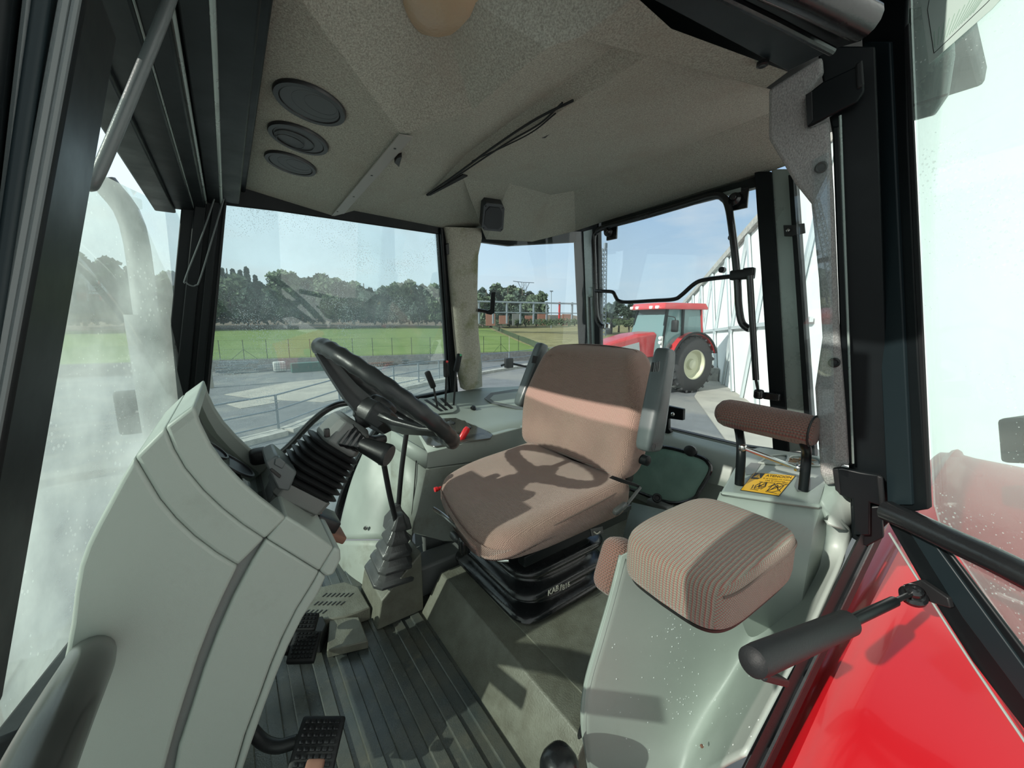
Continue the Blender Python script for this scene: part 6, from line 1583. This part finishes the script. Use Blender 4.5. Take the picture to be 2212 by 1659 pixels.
for i in range(N_):
    off = hs*0.07
    a_, c_, d_, e_ = lo_[i]+off, lo_[i+1]+off, hi_[i]+off, hi_[i+1]+off
    if i < 4: continue
    b = M(); b.beam(a_, e_, 0.20, 0.06, hs); b.beam(a_.lerp(d_, 0.42), c_.lerp(e_, 0.42), 0.10, 0.06, hs); b.beam(d_, a_.lerp(c_, 0.6), 0.12, 0.06, hs); b.build('brace', 'brace', hw)
b = M(); b.box((lo_[6]+lo_[9])/2+hs*0.3+V((0, 0, 0.25)), (3, 0.5, 0.5), rotz(math.atan2(hd_.y, hd_.x))); b.build('base_kerb', 'curb', hw)
# ---- the other tractor
TR = at(1496, 849, z=GZ)
tr = thing('parked_tractor', 'red tractor with big rear wheel parked on the yard behind the rear window', 'tractor', tuple(TR))
# local frame: f forward, s to its own left side (towards us), origin at near rear wheel contact
toc = (V((CAM.x, CAM.y, GZ))-TR).normalized()
ang_f = math.radians(40)      # heading turned away from the line to the camera
fwd = (toc*math.cos(ang_f)+V((-toc.y, toc.x, 0))*math.sin(ang_f))
if ray(1300, 700).normalized().dot(fwd) < ray(1600, 700).normalized().dot(fwd): pass
cand = []
for s_ in (-1, 1):
    f_ = Matrix.Rotation(s_*ang_f, 3, 'Z') @ toc; cand.append((f_.dot(RT), f_))
fwd = min(cand, key=lambda q_: q_[0])[1]; fwd.z = 0; fwd.normalize()
sid = V((-fwd.y, fwd.x, 0)); 
if sid.dot(toc) < 0: sid = -sid
def T(f_, s_, z_): return TR+fwd*f_+sid*s_+V((0, 0, z_))     # s negative = away from us
def twheel(f_, s_, R, w, name, label=None):
    c_ = T(f_, s_-w/2, R); wl_ = M()
    wl_.lathe(c_-sid*w/2, sid, [(R*0.52, 0), (R*0.62, 0.0), (R*0.90, 0.02), (R*0.965, w*0.12), (R*0.965, w*0.88), (R*0.90, w-0.02), (R*0.62, w), (R*0.52, w)], 40, 1.0, False)
    n_ = 22
    for i in range(n_):
        a = 2*math.pi*i/n_
        for h_ in (0, 1):
            a0 = a+(0.12 if h_ else 0); u0 = V((0, 0, 1))*math.cos(a0)+fwd*math.sin(a0); a1_ = a0+0.20*(1 if h_ else 1); u1 = V((0, 0, 1))*math.cos(a1_)+fwd*math.sin(a1_)
            y0_, y1_ = (0.02, w*0.55) if h_ else (w-0.02, w*0.45)
            wl_.beam(c_-sid*w/2+sid*y0_+u0*R*0.965, c_-sid*w/2+sid*y1_+u1*R*0.975, 0.06, 0.07, u0)
    o = wl_.build(name, 'tyre', tr)
    b = M(); b.lathe(c_-sid*w/2, sid, [(R*0.53, w*0.02), (R*0.53, w*0.98), (R*0.49, w*0.97), (R*0.46, w*0.80), (R*0.40, w*0.70), (R*0.20, w*0.72), (R*0.16, w*0.86), (R*0.10, w*0.88), (0.001, w*0.88)], 32, 1.0, False); b.build('rim', 'cream', o)
twheel(0.0, 0.0, 0.90, 0.55, 'rear_wheel'); twheel(0.0, -1.35, 0.90, 0.55, 'rear_wheel')
twheel(2.55, -0.05, 0.66, 0.45, 'front_wheel'); twheel(2.55, -1.35, 0.66, 0.45, 'front_wheel')
b = M(); b.prism([T(-0.3, -0.5, 0.6), T(1.2, -0.5, 0.55), T(3.2, -0.6, 0.65), T(3.2, -0.6, 1.15), T(-0.3, -0.5, 1.3)], -sid*0.9); b.build('chassis', 'recess', tr)
# bonnet: rounded red shell with grey side
def hs_(f_, hw_, z0_, z1_):
    c_ = -0.95
    return [T(f_, c_-hw_, z0_), T(f_, c_-hw_, z1_*0.9+z0_*0.1), T(f_, c_-hw_*0.75, z1_), T(f_, c_+hw_*0.75, z1_), T(f_, c_+hw_, z1_*0.9+z0_*0.1), T(f_, c_+hw_, z0_)]
b = M(); b.loft([hs_(1.15, 0.46, 1.15, 1.92), hs_(1.9, 0.45, 1.12, 1.86), hs_(2.7, 0.43, 1.05, 1.68), hs_(3.35, 0.40, 0.95, 1.45), hs_(3.55, 0.30, 0.95, 1.30)]); b.build('bonnet', 'red_far', tr, ang=30, bevel=0.03)
b = M(); b.prism([T(1.75, -0.48, 1.02), T(3.25, -0.52, 0.98), T(3.35, -0.535, 1.20), T(2.7, -0.51, 1.45), T(1.85, -0.49, 1.62)], sid*0.012); b.build('bonnet_side', 'hoodgrey', tr, bevel=0.01)
# cab
def cab_ring(z_, f0, f1, h0): return [T(f0, -0.95-h0, z_), T(f1, -0.95-h0*0.9, z_), T(f1, -0.95+h0*0.9, z_), T(f0, -0.95+h0, z_)]
b = M(); b.loft([cab_ring(1.15, -0.35, 1.25, 0.74), cab_ring(1.6, -0.55, 1.22, 0.78), cab_ring(2.62, -0.42, 0.95, 0.68)]); b.build('cab_glass', 'tglass', tr)
for (f0, s0_, f1, s1_) in ((-0.48, -0.18, -0.42, -0.28), (0.42, -0.19, 0.36, -0.27), (1.22, -0.24, 0.95, -0.33), (-0.48, -1.72, -0.42, -1.62), (1.22, -1.66, 0.95, -1.57)):
    b = M(); b.beam(T(f0, s0_, 1.2), T(f1, s1_, 2.64), 0.07, 0.07, sid); b.build('cab_post', 'red_far' if f0 < 0 else 'frame', tr)
b = M(); b.loft([[T(f_, -0.95+s_, z_) for f_, s_ in ((-0.62, -0.78), (1.18, -0.74), (1.3, -0.6), (1.3, 0.6), (1.18, 0.74), (-0.62, 0.78))] for z_ in (2.60, 2.66)]+[[T(f_*0.92, -0.95+s_*0.92, 2.80) for f_, s_ in ((-0.62, -0.78), (1.18, -0.74), (1.3, -0.6), (1.3, 0.6), (1.18, 0.74), (-0.62, 0.78))]]); b.build('cab_roof', 'red_far', tr, bevel=0.02)
for s_ in (-1.50, -1.25, -0.65, -0.40):
    b = M(); b.rbox(T(1.28, s_, 2.66), (0.12, 0.12, 0.10), 0.03, 4); b.build('roof_lamp', 'white', tr)
# fender over the rear wheel
b = M(); rs = []
for i in range(11):
    a = math.radians(10+150*i/10); 
    p = lambda r_, s_: T(-math.cos(a)*-1*r_*1.0 if False else math.cos(a)*r_, s_, 0.90+math.sin(a)*r_)
    rs.append([p(1.00, -0.02), p(1.02, -0.60), p(0.97, -0.60), p(0.95, -0.02)])
b.loft(rs); b.build('fender', 'red_far', tr, ang=40)
b = M(); b.tube([T(math.cos(math.radians(10+150*i/10))*0.99, 0.0, 0.90+math.sin(math.radians(10+150*i/10))*0.99) for i in range(11)], 0.035, 6, 2); b.build('fender_edge', 'rubber', tr)
b = M(); b.tube([T(1.2, -1.75, 2.3), T(1.45, -2.2, 2.35), T(1.5, -2.3, 2.2)], 0.02, 6, 3); b.rbox(T(1.5, -2.35, 2.0), (0.1, 0.25, 0.4), 0.04, 4); b.build('mirror', 'rubber', tr)
b = M(); b.rbox(T(0.9, -0.05, 2.1), (0.1, 0.22, 0.36), 0.04, 4); b.tube([T(0.95, -0.3, 2.4), T(0.92, -0.05, 2.35), T(0.9, -0.05, 2.2)], 0.015, 6, 3); b.build('mirror', 'rubber', tr)
b = M(); b.lathe(T(1.35, -0.12, 1.75), fwd, [(0.05, 0), (0.05, 0.06)], 12); b.lathe(T(1.35, -0.12, 1.62), fwd, [(0.05, 0), (0.05, 0.06)], 12); b.box(T(1.3, -0.14, 1.6), (0.05, 0.05, 0.4)); b.build('work_lamp', 'white', tr)
# ---- outside the windscreen: own bonnet and exhaust
bn = thing('own_bonnet', 'faded pink red bonnet in front of the hazy windscreen', 'bonnet', (-1.5, 1.0, 0))
b = M(); b.loft([[V((x_, 1.0+s_, z_)) for s_, z_ in ((-0.42, -0.4), (-0.42, h_-0.12), (-0.32, h_), (0.32, h_), (0.42, h_-0.12), (0.42, -0.4))] for x_, h_ in ((-0.55, 0.36), (-1.4, 0.33), (-2.2, 0.25), (-2.5, 0.10))]); b.build('shell', 'hoodpaint', bn, ang=30)
ex = thing('exhaust_stack', 'grey exhaust stack standing outside the hazy windscreen', 'exhaust', (-0.75, 1.9, -0.2))
pe = at(310, 640, y=1.75)
b = M(); b.tube([V((pe.x, 1.75, -0.2)), V((pe.x, 1.75, 0.75)), V((pe.x, 1.75, 1.02))], 0.055, 16, 2); b.build('muffler', 'exhaust', ex)
b = M(); b.tube([V((pe.x, 1.75, 1.0)), V((pe.x, 1.75, 1.3)), V((pe.x-0.05, 1.75, 1.42))], 0.032, 14, 4); b.build('pipe', 'exhaust', ex)
mi = thing('front_mirror', 'long mirror on an arm outside the far side of the windscreen', 'mirror', tuple(at(300, 880, y=2.0)))
b = M(); c = at(290, 890, y=2.0); b.rbox(c, (0.10, 0.03, 0.17), 0.02, 6); b.build('head', 'rubber', mi)
b = M(); b.tube([c, c+V((0.12, -0.1, 0.0)), V((-0.14, 1.80, c.z-0.02))], 0.01, 8, 4); b.build('arm', 'frame', mi)
